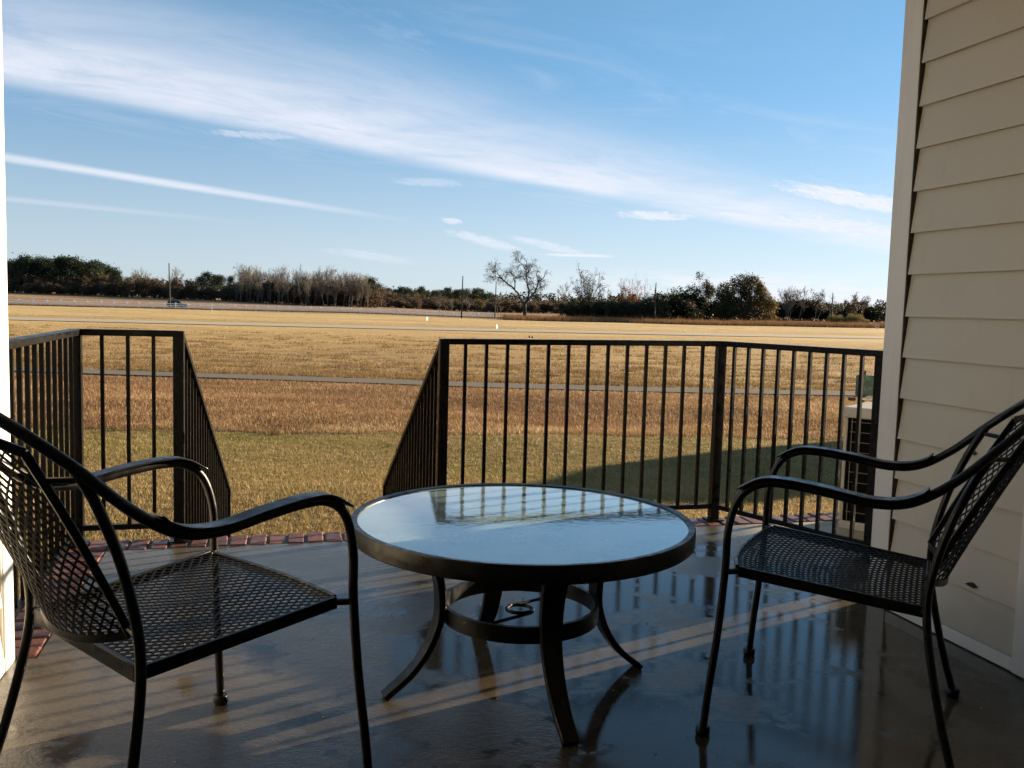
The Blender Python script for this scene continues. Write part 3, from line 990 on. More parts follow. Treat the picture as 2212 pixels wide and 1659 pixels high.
def build_chair(label):
    C = thing('patio_chair', label, 'chair', group='mesh patio chairs')
    side = [(.600, .305, .012), (.590, .300, .12), (.572, .290, .28), (.560, .283, .45), (.556, .284, .56), (.525, .289, .645), (.465, .293, .686),
            (.385, .296, .692), (.27, .298, .682), (.15, .298, .668), (.05, .294, .680), (-.05, .285, .735), (-.145, .265, .812),
            (-.218, .215, .872), (-.258, .14, .908), (-.274, .05, .922), (-.275, 0, .923)]
    N = 6
    L = curve(side, N)
    rr = .0118
    zsplit = 5 * N          # end of the front leg at control point 5
    arm_end = 13 * N
    for sg in (1, -1):
        q = L * np.array([1, sg, 1])
        MB().tube(q[:zsplit + 1], rr, 12).obj('leg', M_black, C, smooth=True)
        MB().tube(q[zsplit:arm_end + 1], rr, 12).obj('arm', M_black, C, smooth=True)
        # flat strap riding on the arm, ends curling off
        s0, s1 = int(5.3 * N), int(10.6 * N)
        st = q[s0:s1 + 1] + np.array([0, 0, .0]) 
        tan = np.gradient(st, axis=0); tan /= np.linalg.norm(tan, axis=1)[:, None]
        sidev = np.array([0, 1., 0]); up = np.cross(sidev, tan); up /= np.linalg.norm(up, axis=1)[:, None]
        up *= np.sign(up[:, 2:3])
        lift = np.full(len(st), rr + .0015); lift[0] += .006; lift[-1] += .004; lift[1] += .002
        st = st + up * lift[:, None]
        MB().sweep(st, .044, .005, sidev).obj('armrest', M_black, C, smooth=True, sharp=40, bevel=.0015)
        rear = curve([(-.105, .292 * sg, .012), (-.06, .276 * sg, .15), (-.022, .256 * sg, .30), (-.006, .247 * sg, .405), (-.014, .247 * sg, .50),
                      (-.052, .252 * sg, .63), (-.105, .258 * sg, .745), (-.150, .262 * sg, .818)], 6)
        MB().tube(rear, rr, 12).obj('leg', M_black, C, smooth=True)
        for (fx, fy) in ((.600, .305), (-.105, .292)):
            MB().lathe([(.0005, 0), (.019, 0), (.022, .004), (.022, .018), (.0185, .024), (.0005, .024)], 16, (fx, fy * sg, .0005)).obj('foot', M_black, C, smooth=True, sharp=40)
    q1 = L[arm_end:]; q2 = (L * np.array([1, -1, 1]))[arm_end:][::-1]
    MB().tube(np.vstack([q1, q2[1:]]), rr, 12).obj('top_rail', M_black, C, smooth=True)

    def seat(a, b):
        hw = .228 + .024 * b
        x = b * (.525 + .045 * (1 - a * a)) + .002
        z = .412 + .038 * b - .010 * math.sin(math.pi * b) * (1 - a * a) - .012 * max(0, b - .85) / .15 * (1 - a * a)
        return (x, a * hw, z)
    bar = lambda pts, sdv, nm, w_=.010, h_=.028: MB().sweep(pts, w_, h_, sdv).obj(nm, M_black, C, smooth=True, sharp=40, bevel=.002)
    for sg in (1, -1):
        bar([np.array(seat(sg, b)) + (0, sg * .005, -.010) for b in np.linspace(0, 1, 8)], (0, 1, 0), 'seat_rail')
        p = np.array(seat(sg, .97)) + (0, 0, -.008)
        MB().tube([p, (.560, .279 * sg, .440)], .008, 8).obj('bracket', M_black, C, smooth=True)
        p = np.array(seat(sg, .015)) + (0, 0, -.008)
        MB().tube([p, (-.005, .244 * sg, .402)], .008, 8).obj('bracket', M_black, C, smooth=True)
    fr = np.array([seat(a, 1) for a in np.linspace(-.985, .985, 14)]) + (.004, 0, -.008)
    bar(fr, (1, 0, 0), 'seat_rail', .010, .024)
    rb = np.array([seat(a, 0) for a in np.linspace(-.985, .985, 8)]) + (-.004, 0, -.012)
    bar(rb, (1, 0, 0), 'seat_rail', .012, .034)
    tag(expanded_mesh(lambda a, b: seat(2 * b - 1, (a + 1) / 2), 34, 40).obj('seat_mesh', M_mesh, C), kind='stuff')

    def back(a, b):
        hw = .196 + .020 * b
        zc = .470 + .375 * b
        arch = (.040 * b - .035 * (1 - b)) * (1 - a * a)
        x = .000 - .20 * b - .025 * b * b - .085 * (1 - a * a) * (.65 + .35 * b)
        return (x, a * hw, zc + arch)
    tag(expanded_mesh(lambda a, b: back(2 * b - 1, (a + 1) / 2), 28, 33).obj('back_mesh', M_mesh, C), kind='stuff')
    for sg in (1, -1):
        pts = [back(sg, b) for b in np.linspace(0, 1, 8)]
        bar(pts, (0, 1, 0), 'back_frame', .010, .018)
        for b, tz in ((.04, (-.012, .247, .482)), (.86, (-.135, .261, .795))):
            MB().tube([back(sg, b), (tz[0], tz[1] * sg, tz[2])], .006, 8).obj('bracket', M_black, C, smooth=True)
    for b in (0, 1):
        pts = [back(a, b) for a in np.linspace(-1, 1, 16)]
        bar(pts, (0, 0, 1), 'back_frame', .018, .010)
    return C


ch = build_chair('black mesh patio chair at the left, its back nearest the camera')
# local x is the way the chair faces
def seat_chair(o, rear_mid, ang):
    o.location = (rear_mid[0], rear_mid[1], .001); o.scale = (.907, 1.088, 1.066); o.rotation_euler[2] = ang


CH2 = copy_tree(ch)
CH2['label'] = 'black mesh patio chair on the right, side on before the siding'
seat_chair(ch, (-.932, 1.905), .870)
seat_chair(CH2, (1.202, 2.485), 2.69)


# ------------------------------------------------------------------ condensers and the box on a stake
def build_ac(s, t, label, grp, w_=.74, h=.69):
    A = thing('condenser_unit', label, 'air conditioner', W(s, t, 0), R(-37), grp)
    dp = .42
    MB().box((0, 0, 0), (w_, dp, .045)).obj('base_pan', M_acwhite, A, bevel=.006)
    MB().box((.016, .016, .0455), (w_ - .016, dp - .016, h - .0605)).obj('coil', M_coil, A)
    for (x, y) in ((0, 0), (w_ - .016, 0), (0, dp - .016), (w_ - .016, dp - .016)):
        MB().box((x + .001, y + .001, .0455), (x + .015, y + .015, h - .0605)).obj('corner_post', M_acwhite, A)
    MB().box((-.006, -.006, h - .06), (w_ + .006, dp + .006, h)).obj('top_cap', M_acwhite, A, bevel=.008)
    wm = MB().tube([(.035, .006, 0), (w_ - .035, .006, 0)], .0018, 6).mesh('grille_wire')
    ws = MB().tube([(.006, .035, 0), (.006, dp - .035, 0)], .0018, 6).mesh('grille_wire')
    vm = MB().tube([(0, .010, .05), (0, .010, h - .065)], .0018, 6).mesh('grille_wire')
    z = .10
    while z < h - .08:
        link('grille_wire', wm, M_wire, A, loc=(0, 0, z)); link('grille_wire', ws, M_wire, A, loc=(0, 0, z)); z += .0565
    for x in np.arange(.040, w_ - .03, .16): link('grille_wire', vm, M_wire, A, loc=(x, 0, 0))


build_ac(3.105, 4.275, 'beige air conditioner with wire grille behind the railing beside the siding', None)


def build_box():
    B = thing('utility_box', 'weathered green metal box on a stake above the air conditioner', 'utility box', W(3.50, 4.66, -.02), R(-12))
    link('stake', MB().box((-.014, -.010, -.02), (.014, .010, .885)).mesh('stake'), M_rust, B)
    MB().box((-.045, -.05, .735), (.085, -.0105, .860)).obj('box', M_greenbox, B, bevel=.008)
    cb = curve([(.02, -.04, .735), (.03, -.06, .728), (-.01, -.07, .722), (.04, -.10, .720), (.07, -.07, .728), (.03, -.05, .735), (.0, -.09, .722), (-.06, -.12, .716)], 8)
    MB().tube(cb, .004, 8).obj('cable', M_cable, B, smooth=True)
    MB().tube(cb + np.array([.02, .012, -.002]), .003, 8).obj('cable', M_cable, B, smooth=True)
    MB().box((-.10, -.15, .7115), (-.06, -.115, .730)).obj('junction_plug', M_rust, B, bevel=.004)


build_box()


# ------------------------------------------------------------------ neighbouring gabled building off to the right (casts the shade on the lawn)
def build_shed():
    base = W(20.3, 15.8, -1.0)
    ang = math.atan2(sd.y, sd.x)
    S = thing('garage_building', 'narrow gabled cream building beyond the siding wall, out to the right', 'building', base, ang)
    hw, he, hp, L = 1.2, 3.2, 3.75, 7.0
    MB().put([(0, -hw, -.2), (0, hw, -.2), (0, hw, he), (0, 0, hp - .1), (0, -hw, he), (L, -hw, -.2), (L, hw, -.2), (L, hw, he), (L, 0, hp - .1), (L, -hw, he)],
             [(0, 4, 3, 2, 1), (5, 6, 7, 8, 9), (0, 5, 9, 4), (1, 2, 7, 6), (0, 1, 6, 5), (2, 3, 8, 7), (3, 4, 9, 8)]).obj('wall', M_siding, S)
    sl = (hp - he) / hw
    for sg in (1, -1):
        y1 = sg * (hw + .22); z1 = he - .22 * sl
        MB().put([(-.25, 0, hp), (L + .25, 0, hp), (L + .25, y1, z1), (-.25, y1, z1), (-.25, 0, hp - .08), (L + .25, 0, hp - .08), (L + .25, y1, z1 - .08), (-.25, y1, z1 - .08)],
                 [(0, 1, 2, 3), (7, 6, 5, 4), (0, 3, 7, 4), (1, 5, 6, 2), (3, 2, 6, 7)]).obj('roof', M_roof, S)


build_shed()


# ------------------------------------------------------------------ far fence, poles, car, markers
def polar(px_, d):                       # a spot in the far field: bearing from the patio and depth
    return ((px_ - 1106) / 1918. * d, d)


def build_fence():
    A, B = np.array([-98.5, 172.]), np.array([-5.0, 228.])
    n = 45
    F = thing('white_fence', 'long white three rail fence along the road across the field', 'fence', (A[0], A[1], gz(*A)))
    o = np.array([A[0], A[1], gz(*A)])
    pm = MB().box((-.13, -.13, -.2), (.13, .13, 1.36)).box((-.155, -.155, 1.3605), (.155, .155, 1.42)).mesh('post')
    P = [A + (B - A) * i / n for i in range(-6, n + 1)]
    ang = math.atan2(*(B - A)[::-1])
    P = [np.array([p[0], p[1], gz(*p)]) for p in P]
    for p in P: link('post', pm, M_fence, F, loc=tuple(p - o), rz=ang)
    L = float(np.linalg.norm(B - A)) / n - .16
    rm = MB().box((.08, -.03, -.075), (.08 + L, .03, .075)).mesh('rail')
    for p, q in zip(P[:-1], P[1:]):
        sl = math.atan2(q[2] - p[2], L + .16)
        for h in (.38, .75, 1.12):
            r_ = link('rail', rm, M_fence, F, loc=tuple(p - o + np.array([0, 0, h])), rz=ang)
            r_.rotation_euler = (0, -sl, ang)


build_fence()


def pole(px_, d, h, label, lean=0.):
    x, y = polar(px_, d); z = gz(x, y)
    P = thing('utility_pole', label, 'utility pole', (x, y, z), group='poles across the field')
    MB().tube([(0, 0, -.3), (lean * h * .5, 0, h * .5), (lean * h, 0, h)], [.17, .145, .11], 10).obj('shaft', M_wood, P, smooth=True)
    MB().box((lean * h - .03, -.16, h - .9), (lean * h + .03, -.1, h - .45)).obj('bracket', M_wood, P)
    MB().lathe([(.001, .0), (.05, .0), (.06, .06), (.03, .12), (.05, .16), (.001, .2)], 10, (lean * h, 0, h)).obj('insulator', M_dark, P, smooth=True)


pole(365, 204, 10.2, 'utility pole behind the dark car, tallest of the poles', -.018)
pole(993, 205, 9.6, 'wooden utility pole near the right end of the white fence', .012)
pole(1065, 226, 9.2, 'wooden utility pole just past the end of the white fence', .012)
pole(1409, 205, 9.2, 'slim utility pole in front of the dark evergreen trees', .0)
pole(1789, 262, 8.6, 'utility pole before the pale cane bank near the siding', .012)


def build_car():
    x, y = polar(380, 214)
    dz = gz(x, y)
    C = thing('parked_suv', 'small dark blue sport utility car behind the white fence', 'car', (x, y, dz), R(30))
    # side profile x (nose at +), z
    low = [(-2.2, .38), (-2.22, .75), (-2.15, .98), (1.05, 1.0), (1.95, .88), (2.2, .72), (2.22, .40), (1.9, .30), (-1.9, .30)]
    cab = [(-2.12, .982), (-1.95, 1.62), (-1.7, 1.72), (.05, 1.70), (.35, 1.62), (1.1, 1.002)]
    def ext(pr, hw, tp):
        n = len(pr)
        zz = [p[1] for p in pr]; z0, z1 = min(zz), max(zz)
        V = []
        for sg in (1, -1):
            for p in pr: V.append((p[0], sg * (hw - tp * (p[1] - z0) / (z1 - z0)), p[1]))
        return MB().put(V, [tuple(range(n - 1, -1, -1)), tuple(range(n, 2 * n))] + [(i, (i + 1) % n, n + (i + 1) % n, n + i) for i in range(n)])
    ext(low, .92, .04).obj('body', M_carpaint, C, bevel=.05)
    cb = ext(cab, .88, .18).obj('cabin', M_carpaint, C, bevel=.04)
    for sg in (1, -1):
        for pts in ([(-1.88, 1.08), (-1.78, 1.55), (-1.05, 1.58), (-1.05, 1.08)], [(-.97, 1.08), (-.97, 1.58), (-.12, 1.58), (-.12, 1.08)], [(-.04, 1.08), (-.04, 1.58), (.22, 1.56), (.82, 1.08)]):
            V = [(a, sg * (.887 - .18 * (b - .982) / .738), b) for a, b in pts] + [(a, sg * (.87 - .18 * (b - .982) / .738), b) for a, b in pts]
            MB().put(V, [(0, 1, 2, 3), (4, 7, 6, 5)] + [(i, (i + 1) % 4, 4 + (i + 1) % 4, 4 + i) for i in range(4)]).obj('window', M_pane, C)
    MB().put([(.40, .66, 1.585), (.40, -.66, 1.585), (1.085, -.78, 1.03), (1.085, .78, 1.03), (.38, .66, 1.565), (.38, -.66, 1.565), (1.06, -.78, 1.015), (1.06, .78, 1.015)],
             [(0, 1, 2, 3), (7, 6, 5, 4), (0, 3, 7, 4), (1, 5, 6, 2)]).obj('windscreen', M_pane, C)
    for wx in (-1.4, 1.38):
        for sg in (1, -1):
            wv = []
            T_ = MB().lathe([(.20, -.11), (.34, -.10), (.36, -.06), (.36, .06), (.34, .10), (.20, .11)], 20).obj('wheel', M_tyre, C, smooth=True)
            T_.location = (wx, sg * .84, .36); T_.rotation_euler = (math.pi / 2, 0, 0)
            MB().lathe([(.001, -.09), (.2, -.09), (.2, .09), (.001, .09)], 16).obj('rim', M_steel, T_)
    for sg in (1, -1):
        MB().box((2.14, sg * .68 - .16, .62), (2.235, sg * .68 + .16, .78)).obj('headlight', M_lamp, C)
        MB().box((-2.235, sg * .78 - .09, .75), (-2.15, sg * .78 + .09, 1.0)).obj('tail_light', M_tail, C)
    MB().box((-2.26, -.8, .42), (-2.2, .8, .58)).obj('bumper', M_dark, C)


build_car()


def build_markers():
    for px_, d, lab, ln in ((918, 106, 'small white leaning tee sign in the far fairway, left of two', .35), (1071, 89, 'small white leaning tee sign beside the gravel path, right of two', -.5)):
        x, y = polar(px_, d)
        T = thing('tee_sign', lab, 'sign', (x, y, gz(x, y)), R(64), 'tee signs')
        M = Matrix.Rotation(ln, 4, 'Y')
        MB().box((-.12, -.02, .12), (.12, .02, .5), M).obj('panel', M_white, T)
        MB().box((-.03, -.018, -.15), (.03, .018, .1195), M).obj('stake', M_white, T)
    x, y = polar(455, 106)
    S = thing('marker_stake', 'thin white stake standing in the far fairway', 'stake', (x, y, gz(x, y)))
    MB().tube([(0, 0, -.2), (0, 0, .9)], .026, 8).obj('shaft', M_white, S)
    MB().lathe([(.026, .9005), (.02, .93), (.001, .945)], 8).obj('cap', M_red, S)
    for px_, d, lab in ((1141, 67, 'left of two small dark tee markers on the fairway'), (1147, 66.5, 'right of two small dark tee markers on the fairway')):
        x, y = polar(px_, d)
        T = thing('tee_marker', lab, 'tee marker', (x, y, gz(x, y)), group='tee markers')
        MB().lathe([(.001, 0), (.05, .01), (.085, .06), (.085, .10), (.05, .15), (.001, .165)], 14).obj('ball', M_gold, T, smooth=True)
        MB().tube([(0, 0, -.08), (0, 0, .02)], .012, 6).obj('spike', M_steel, T)
    x, y = polar(1889, 178)
    T = thing('course_sign', 'tiny white and red sign at the edge of the reeds by the siding', 'sign', (x, y, gz(x, y)))
    MB().box((-.38, -.03, .15), (.38, .03, .95)).obj('panel', M_white, T)
    MB().box((-.2, -.045, .35), (.2, -.0305, .75)).obj('emblem', M_red, T)
    MB().box((-.04, -.029, -.2), (.04, .029, .1495)).obj('post', M_wood, T)
    for px_, lean, lab in ((1046, .10, 'pale leaning wooden stake left of a pair by the fence end'), (1053, .03, 'pale upright wooden stake right of a pair by the fence end')):
        pass
    for px_, lean, lab in ((1073.5, -.16, 'pale leaning wooden stake, left of a pair past the fence end'), (1078, -.06, 'pale upright wooden stake, right of a pair past the fence end')):
        x, y = polar(px_, 205)
        T = thing('wooden_stake', lab, 'stake', (x, y, gz(x, y)), group='stakes past the fence')
        MB().tube([(0, 0, -.2), (lean * 1.2, 0, 1.2), (lean * 2.6, 0, 2.6)], [.07, .06, .05], 8).obj('shaft', M_barkpale, T, smooth=True)
        MB().tube([(lean * 2.6, 0, 2.601), (lean * 2.66, 0, 2.66)], [.05, .02], 8).obj('tip', M_barkpale, T)


build_markers()


# ------------------------------------------------------------------ trees
def unit(v): return v / (np.linalg.norm(v) + 1e-9)


def grow(mb, r, p, d, L, rad, lev, P, tips):
    n = 4 if lev < 2 else 3
    pts = [p]
    for i in range(n):
        d = unit(d + r.normal(0, P['wander'], 3) + np.array([0, 0, P['up'][min(lev, len(P['up']) - 1)]]))
        pts.append(pts[-1] + d * L / n)
    pts = np.array(pts)
    rmin = P.get('rmin', .02)
    mb.tube(pts, np.maximum(np.linspace(rad, rad * .55, n + 1), rmin), 7 if lev == 0 else (4 if lev == 1 else 3), cap=False)
    if lev >= P['leaf_from']: tips.extend(pts[1:])
    spawn(mb, r, pts, d, L, rad, lev, P, tips)


def spawn(mb, r, pts, d, L, rad, lev, P, tips):
    if lev >= len(P['kids']): return
    n = len(pts) - 1
    for c in range(P['kids'][lev]):
        f = r.uniform(P['start'][min(lev, len(P['start']) - 1)], 1.) if c else 1.
        q = f * n; i = min(int(q), n - 1)
        b = pts[i] + (pts[i + 1] - pts[i]) * (q - i)
        axis = unit(np.cross(unit(pts[i + 1] - pts[i]), r.normal(0, 1, 3)))
        t_ = unit(pts[i + 1] - pts[i])
        an = r.uniform(*P['ang'])
        if c == 0: an *= .35
        nd = unit(t_ * math.cos(an) + axis * math.sin(an))
        if lev == 0: nd = unit(nd * np.array([P.get('flat', 1), P.get('flat', 1), 1]))
        grow(mb, r, b, nd, L * P['ratio'] * r.uniform(.7, 1.15), rad * (.55 - .12 * (c > 0)), lev + 1, P, tips)


def leaves(r, centers, per, sig, size, pal, squash=1., mode=None):
    centers = np.asarray(centers, float)
    n = len(centers) * per
    c = np.repeat(centers, per, 0) + r.normal(0, 1, (n, 3)) * np.array([sig, sig, sig * squash])
    a = unit_rows(r.normal(0, 1, (n, 3))); b = unit_rows(np.cross(a, r.normal(0, 1, (n, 3))))
    s = size * r.uniform(.55, 1.35, (n, 1))
    V = np.stack([c - a * s * .5 - b * s * .3, c + a * s * .5 - b * s * .3, c + b * s * .7], 1)
    pal = np.array(pal)
    grp = np.repeat(r.integers(0, len(pal), len(centers)), per)
    mixm = r.random(n) < .35
    grp = np.where(mixm, r.integers(0, len(pal), n), grp)
    col = pal[grp] * r.uniform(.7, 1.25, (n, 1))
    if mode is not None: col = mode(c, col)
    return V.reshape(-1, 3), np.repeat(col, 3, 0)


def unit_rows(v): return v / (np.linalg.norm(v, axis=1)[:, None] + 1e-9)


def leaf_mesh(name, parts):
    V = np.concatenate([p[0] for p in parts]); C_ = np.concatenate([p[1] for p in parts])
    return tri_mesh(name, V, np.arange(len(V)).reshape(-1, 3), C_, M_leaf)


PINE = [(.014, .024, .010), (.020, .032, .013), (.028, .040, .016)]
BROWN = [(.075, .042, .022), (.105, .060, .030), (.060, .038, .022), (.13, .078, .036)]
OLIVE = [(.030, .034, .012), (.046, .046, .016), (.062, .056, .020), (.026, .026, .012)]
DARKEV = [(.014, .019, .009), (.020, .026, .011), (.030, .033, .014)]
RUSTY = [(.26, .095, .025), (.20, .075, .022), (.32, .14, .035)]
GOLD = [(.17, .115, .030), (.22, .15, .042), (.12, .085, .026)]


def pine_variant(seed):
    r = np.random.default_rng(seed); h = 13.
    mb = MB()
    lean = r.normal(0, .25, 2)
    tr = np.array([(0, 0, -.4), (lean[0] * .4, lean[1] * .4, 5), (lean[0], lean[1], 12.3)])
    mb.tube(curve(tr, 4), np.linspace(.24, .06, 9), 6, False)
    cen = []
    for i in range(34):
        f = r.random() ** .8
        z = 6.4 + 6.2 * f
        rad = (3.3 * (1 - .62 * f ** 2)) * r.uniform(.25, 1)
        a = r.uniform(0, 2 * math.pi)
        e = np.array([rad * math.cos(a), rad * math.sin(a), z + .3])
        mb.tube([np.array([lean[0] * z / 12, lean[1] * z / 12, z - .5]), e], [.06, .03], 3, False)
        cen.append(e)
    cen.append(np.array([lean[0], lean[1], 12.6]))
    return mb.mesh('trunk', True), leaf_mesh('crown', [leaves(r, cen, 52, .85, .40, PINE, .75)])


def bare_variant(seed, h=12., pale=True):
    r = np.random.default_rng(seed); mb = MB(); tips = []
    P = dict(wander=.10, up=(.1, .14, .12, .08), kids=(7, 5, 4, 3), start=(.30, .25, .2, .1), ang=(.30, .75), ratio=.55, leaf_from=3, rmin=.026)
    for q in range(r.integers(1, 3)):
        grow(mb, r, np.array([q * .5, 0, -.3]), unit(np.array([r.normal(0, .12), r.normal(0, .12), 1.])), h * .56, .17, 0, P, tips)
    tips = np.array(tips)
    lv = leaves(r, tips[r.integers(0, len(tips), 60)], 4, .25, .22, [(.14, .10, .065), (.11, .08, .05)])
    return mb.mesh('trunk', True), leaf_mesh('crown', [lv])


def brown_variant(seed, h=8.5, pal=BROWN, dens=1.0, wide=1.0):
    r = np.random.default_rng(seed); mb = MB(); tips = []
    P = dict(wander=.12, up=(.08, .10, .05), kids=(8, 5, 3), start=(.15, .2, .2), ang=(.45, 1.05), ratio=.56, leaf_from=1, rmin=.03)
    for q in range(2):
        grow(mb, r, np.array([q * .6 - .3, 0, -.3]), unit(np.array([r.normal(0, .2) * wide, r.normal(0, .2), 1.])), h * .52, .14, 0, P, tips)
    tips = np.array(tips)
    # bushy skirt reaching down
    low = np.stack([r.normal(0, 1.5 * wide, 40), r.normal(0, 1.3, 40), r.uniform(.3, h * .5, 40)], 1)
    cen = np.vstack([tips[r.integers(0, len(tips), int(120 * dens))], low])
    return mb.mesh('trunk', True), leaf_mesh('crown', [leaves(r, cen, 11, .42, .34, pal)])


def shrub_variant(seed, h=6., w_=3., pal=DARKEV, nc=110):
    r = np.random.default_rng(seed); mb = MB()
    cen = []
    lob = [np.array([r.normal(0, w_ * .35), r.normal(0, w_ * .3), h * r.uniform(.25, .72)]) for _ in range(9)]
    for i in range(nc):
        l = lob[r.integers(len(lob))]
        cen.append(l + unit(r.normal(0, 1, 3)) * np.array([w_ * .45, w_ * .45, h * .26]) * r.random() ** .4)
    cen = np.array(cen); cen[:, 2] = np.clip(cen[:, 2], .2, h * 1.03)
    for i in range(7):
        e = cen[r.integers(len(cen))]
        mb.tube([np.array([r.normal(0, .2), r.normal(0, .2), -.3]), e * np.array([.5, .5, .5]), e], [.12, .08, .03], 4, False)
    return mb.mesh('trunk', True), leaf_mesh('crown', [leaves(r, cen, 26, .34, .30, pal)])


def plant_tree(name, label, meshes, px_, d, h, h0, bark, group=None, cat='tree', rz=None, wx=1.0, dz=0.):
    x, y = polar(px_, d)
    T = thing(name, label, cat, (x, y, gz(x, y) + dz), random.uniform(0, 6.28) if rz is None else rz, group)
    s = h / h0
    T.scale = (s * wx, s * wx, s)
    link('trunk', meshes[0], bark, T); link('crown', meshes[1], M_leaf, T)
    return T


pines = [pine_variant(i) for i in range(5)]
bares = [bare_variant(20 + i) for i in range(5)]
browns = [brown_variant(40 + i) for i in range(5)]
olives = [brown_variant(60 + i, pal=OLIVE, dens=1.3) for i in range(3)]
shrubs = [shrub_variant(80 + i) for i in range(4)]
bshrubs = [shrub_variant(90 + i, pal=[(.10, .066, .042), (.135, .086, .052), (.078, .056, .038)]) for i in range(4)]
rt = random.Random(5)


def top_h(px_, ytop, ybase, d): return (ybase - ytop) * d / 1918.


def base_y(px_, d):
    x, y = polar(px_, d)
    return 665 + (px_ - 1106) * .028 + (EYE - gz(x, y)) / d * 1918


def row(name, label, group, meshes, bark, xs, d0, d1, topfn, jit, h0, cat='tree', wx=1.0, jy=6):
    for px_ in xs:
        p = px_ + rt.uniform(-jit, jit); d = rt.uniform(d0, d1)
        h = max(2., (base_y(p, d) - topfn(p) + rt.uniform(-jy, jy)) * d / 1918.)
        plant_tree(name, label, rt.choice(meshes), p, d, h, h0, bark, group, cat, wx=wx * rt.uniform(.85, 1.2))


I = np.interp
# far left: pine grove with brown thicket under it
row('pine_tree', 'dark pine in the dense grove at the far left', 'pine grove', pines, M_bark, np.linspace(-40, 248, 34), 326, 356,
    lambda p: I(p, [-40, 15, 60, 200, 255], [585, 572, 563, 569, 590]), 5, 12.9, wx=1.05)
row('bare_tree', 'thin bare tree at the far left edge of the pine grove', 'bare trees left of the pines', bares, M_barkpale, (14, 24, 38), 322, 330, lambda p: 580, 4, 12.)
row('brown_thicket', 'low brown thicket bush at the foot of the pine grove', 'thicket under the pines', bshrubs, M_bark, np.linspace(-30, 260, 30), 318, 326,
    lambda p: 612, 5, 6.1, 'bush', wx=1.25)
row('brown_tree', 'brown leafless looking tree crowded under the pine crowns', 'brown trees under the pines', browns, M_barkpale, np.linspace(-36, 258, 36), 326, 348,
    lambda p: 590, 5, 8.6, jy=9)
row('brown_tree', 'brown leafed tree between the pine grove and the pole', 'brown trees right of the grove', browns, M_bark, np.linspace(258, 410, 15), 320, 345,
    lambda p: I(p, [258, 300, 350, 410], [592, 594, 600, 603]), 6, 8.6)
row('bare_tree', 'bare tree rising above the brown trees near the pole', 'bare trees near the pole', bares, M_barkpale, (285, 296, 318, 372, 388), 330, 342, lambda p: 588, 4, 12.)
row('brown_thicket', 'dark brown thicket bush along the field edge behind the car', 'thicket behind the car', bshrubs, M_bark, np.linspace(262, 440, 15), 314, 322,
    lambda p: 622, 6, 6.1, 'bush', wx=1.3, jy=10)
plant_tree('olive_brown_tree', 'round olive brown tree right of the dark car', olives[0], 408, 312, 7.6, 8.6, M_bark, wx=1.0)
row('pine_tree', 'dark pine right of the dark car', 'pines right of the car', pines, M_bark, (434, 444, 456, 470, 478, 492), 330, 345,
    lambda p: I(p, [430, 445, 470, 500], [597, 596, 598, 604]), 3, 12.9)
row('brown_thicket', 'brown thicket bush below the pines right of the car', 'thicket right of the car', bshrubs, M_bark, np.linspace(436, 520, 9), 316, 322, lambda p: 622, 5, 6.1, 'bush', wx=1.2)
row('bare_tree', 'tall pale bare tree in the left half of the tree line', 'pale bare trees', bares, M_barkpale, np.linspace(506, 790, 34), 320, 342,
    lambda p: I(p, [500, 520, 560, 595, 612, 640, 652, 665, 710, 730, 760, 790], [592, 583, 585, 590, 583, 584, 596, 588, 588, 602, 598, 606]), 5, 12.)
row('brown_tree', 'brown leafed tree among the pale bare trees', 'brown trees among bare trees', browns, M_bark, np.linspace(500, 800, 34), 318, 336,
    lambda p: I(p, [500, 600, 700, 760, 800], [612, 606, 604, 612, 620]), 5, 8.6)
row('brown_thicket', 'dark brown thicket bush under the pale bare trees', 'thicket under the bare trees', bshrubs, M_bark, np.linspace(500, 800, 24), 318, 326, lambda p: 632, 7, 6.1, 'bush', wx=1.3, jy=13)
row('pale_trunk_tree', 'pale trunked bare tree in front of the brown thicket', 'pale trunks before the thicket', bares, M_barkpale, np.linspace(504, 796, 24), 306, 315, lambda p: 606, 6, 12., jy=14, wx=.8)
plant_tree('round_pine', 'round topped dark pine standing above the brown trees', pines[1], 798, 322, top_h(0, 604, base_y(798, 322), 322), 12.9, M_bark, wx=1.1)
plant_tree('bare_tree', 'bare tree just left of the round topped pine', bares[2], 775, 315, top_h(0, 597, base_y(775, 315), 315), 12., M_barkpale)
row('brown_tree', 'small brown tree in the low line right of the round pine', 'low brown trees mid field', browns, M_bark, np.linspace(806, 1065, 30), 385, 425,
    lambda p: I(p, [806, 860, 940, 1060], [618, 634, 640, 644]), 6, 8.6, wx=1.2)
row('brown_thicket', 'brown thicket bush at the foot of the low tree line', 'thicket of the low tree line', bshrubs, M_bark, np.linspace(800, 1230, 44), 375, 400, lambda p: I(p, [800, 1230], [647, 658]), 5, 6.1, 'bush', wx=1.5, jy=7)
row('pine_tree', 'distant dark pine above the low brown trees', 'distant pines mid field', pines, M_bark, np.linspace(812, 1062, 30), 470, 520,
    lambda p: I(p, [812, 830, 900, 985, 1062], [622, 627, 628, 630, 634]), 5, 12.9, wx=1.2)
plant_tree('golden_brown_tree', 'golden brown bushy tree between the two poles', brown_variant(71, pal=GOLD + BROWN), 1033, 372, top_h(0, 642, base_y(1033, 372), 372), 8.6, M_bark, wx=.9)
row('brown_tree', 'small brown tree behind the large lone bare tree', 'low brown trees behind the lone tree', browns, M_bark, np.linspace(1072, 1228, 18), 380, 420,
    lambda p: I(p, [1072, 1228], [648, 652]), 5, 8.6, wx=1.2)
plant_tree('pale_bare_tree', 'pale spreading bare tree right of the large lone tree', bares[3], 1208, 330, top_h(0, 618, base_y(1208, 330), 330), 12., M_barkpale, wx=1.2)
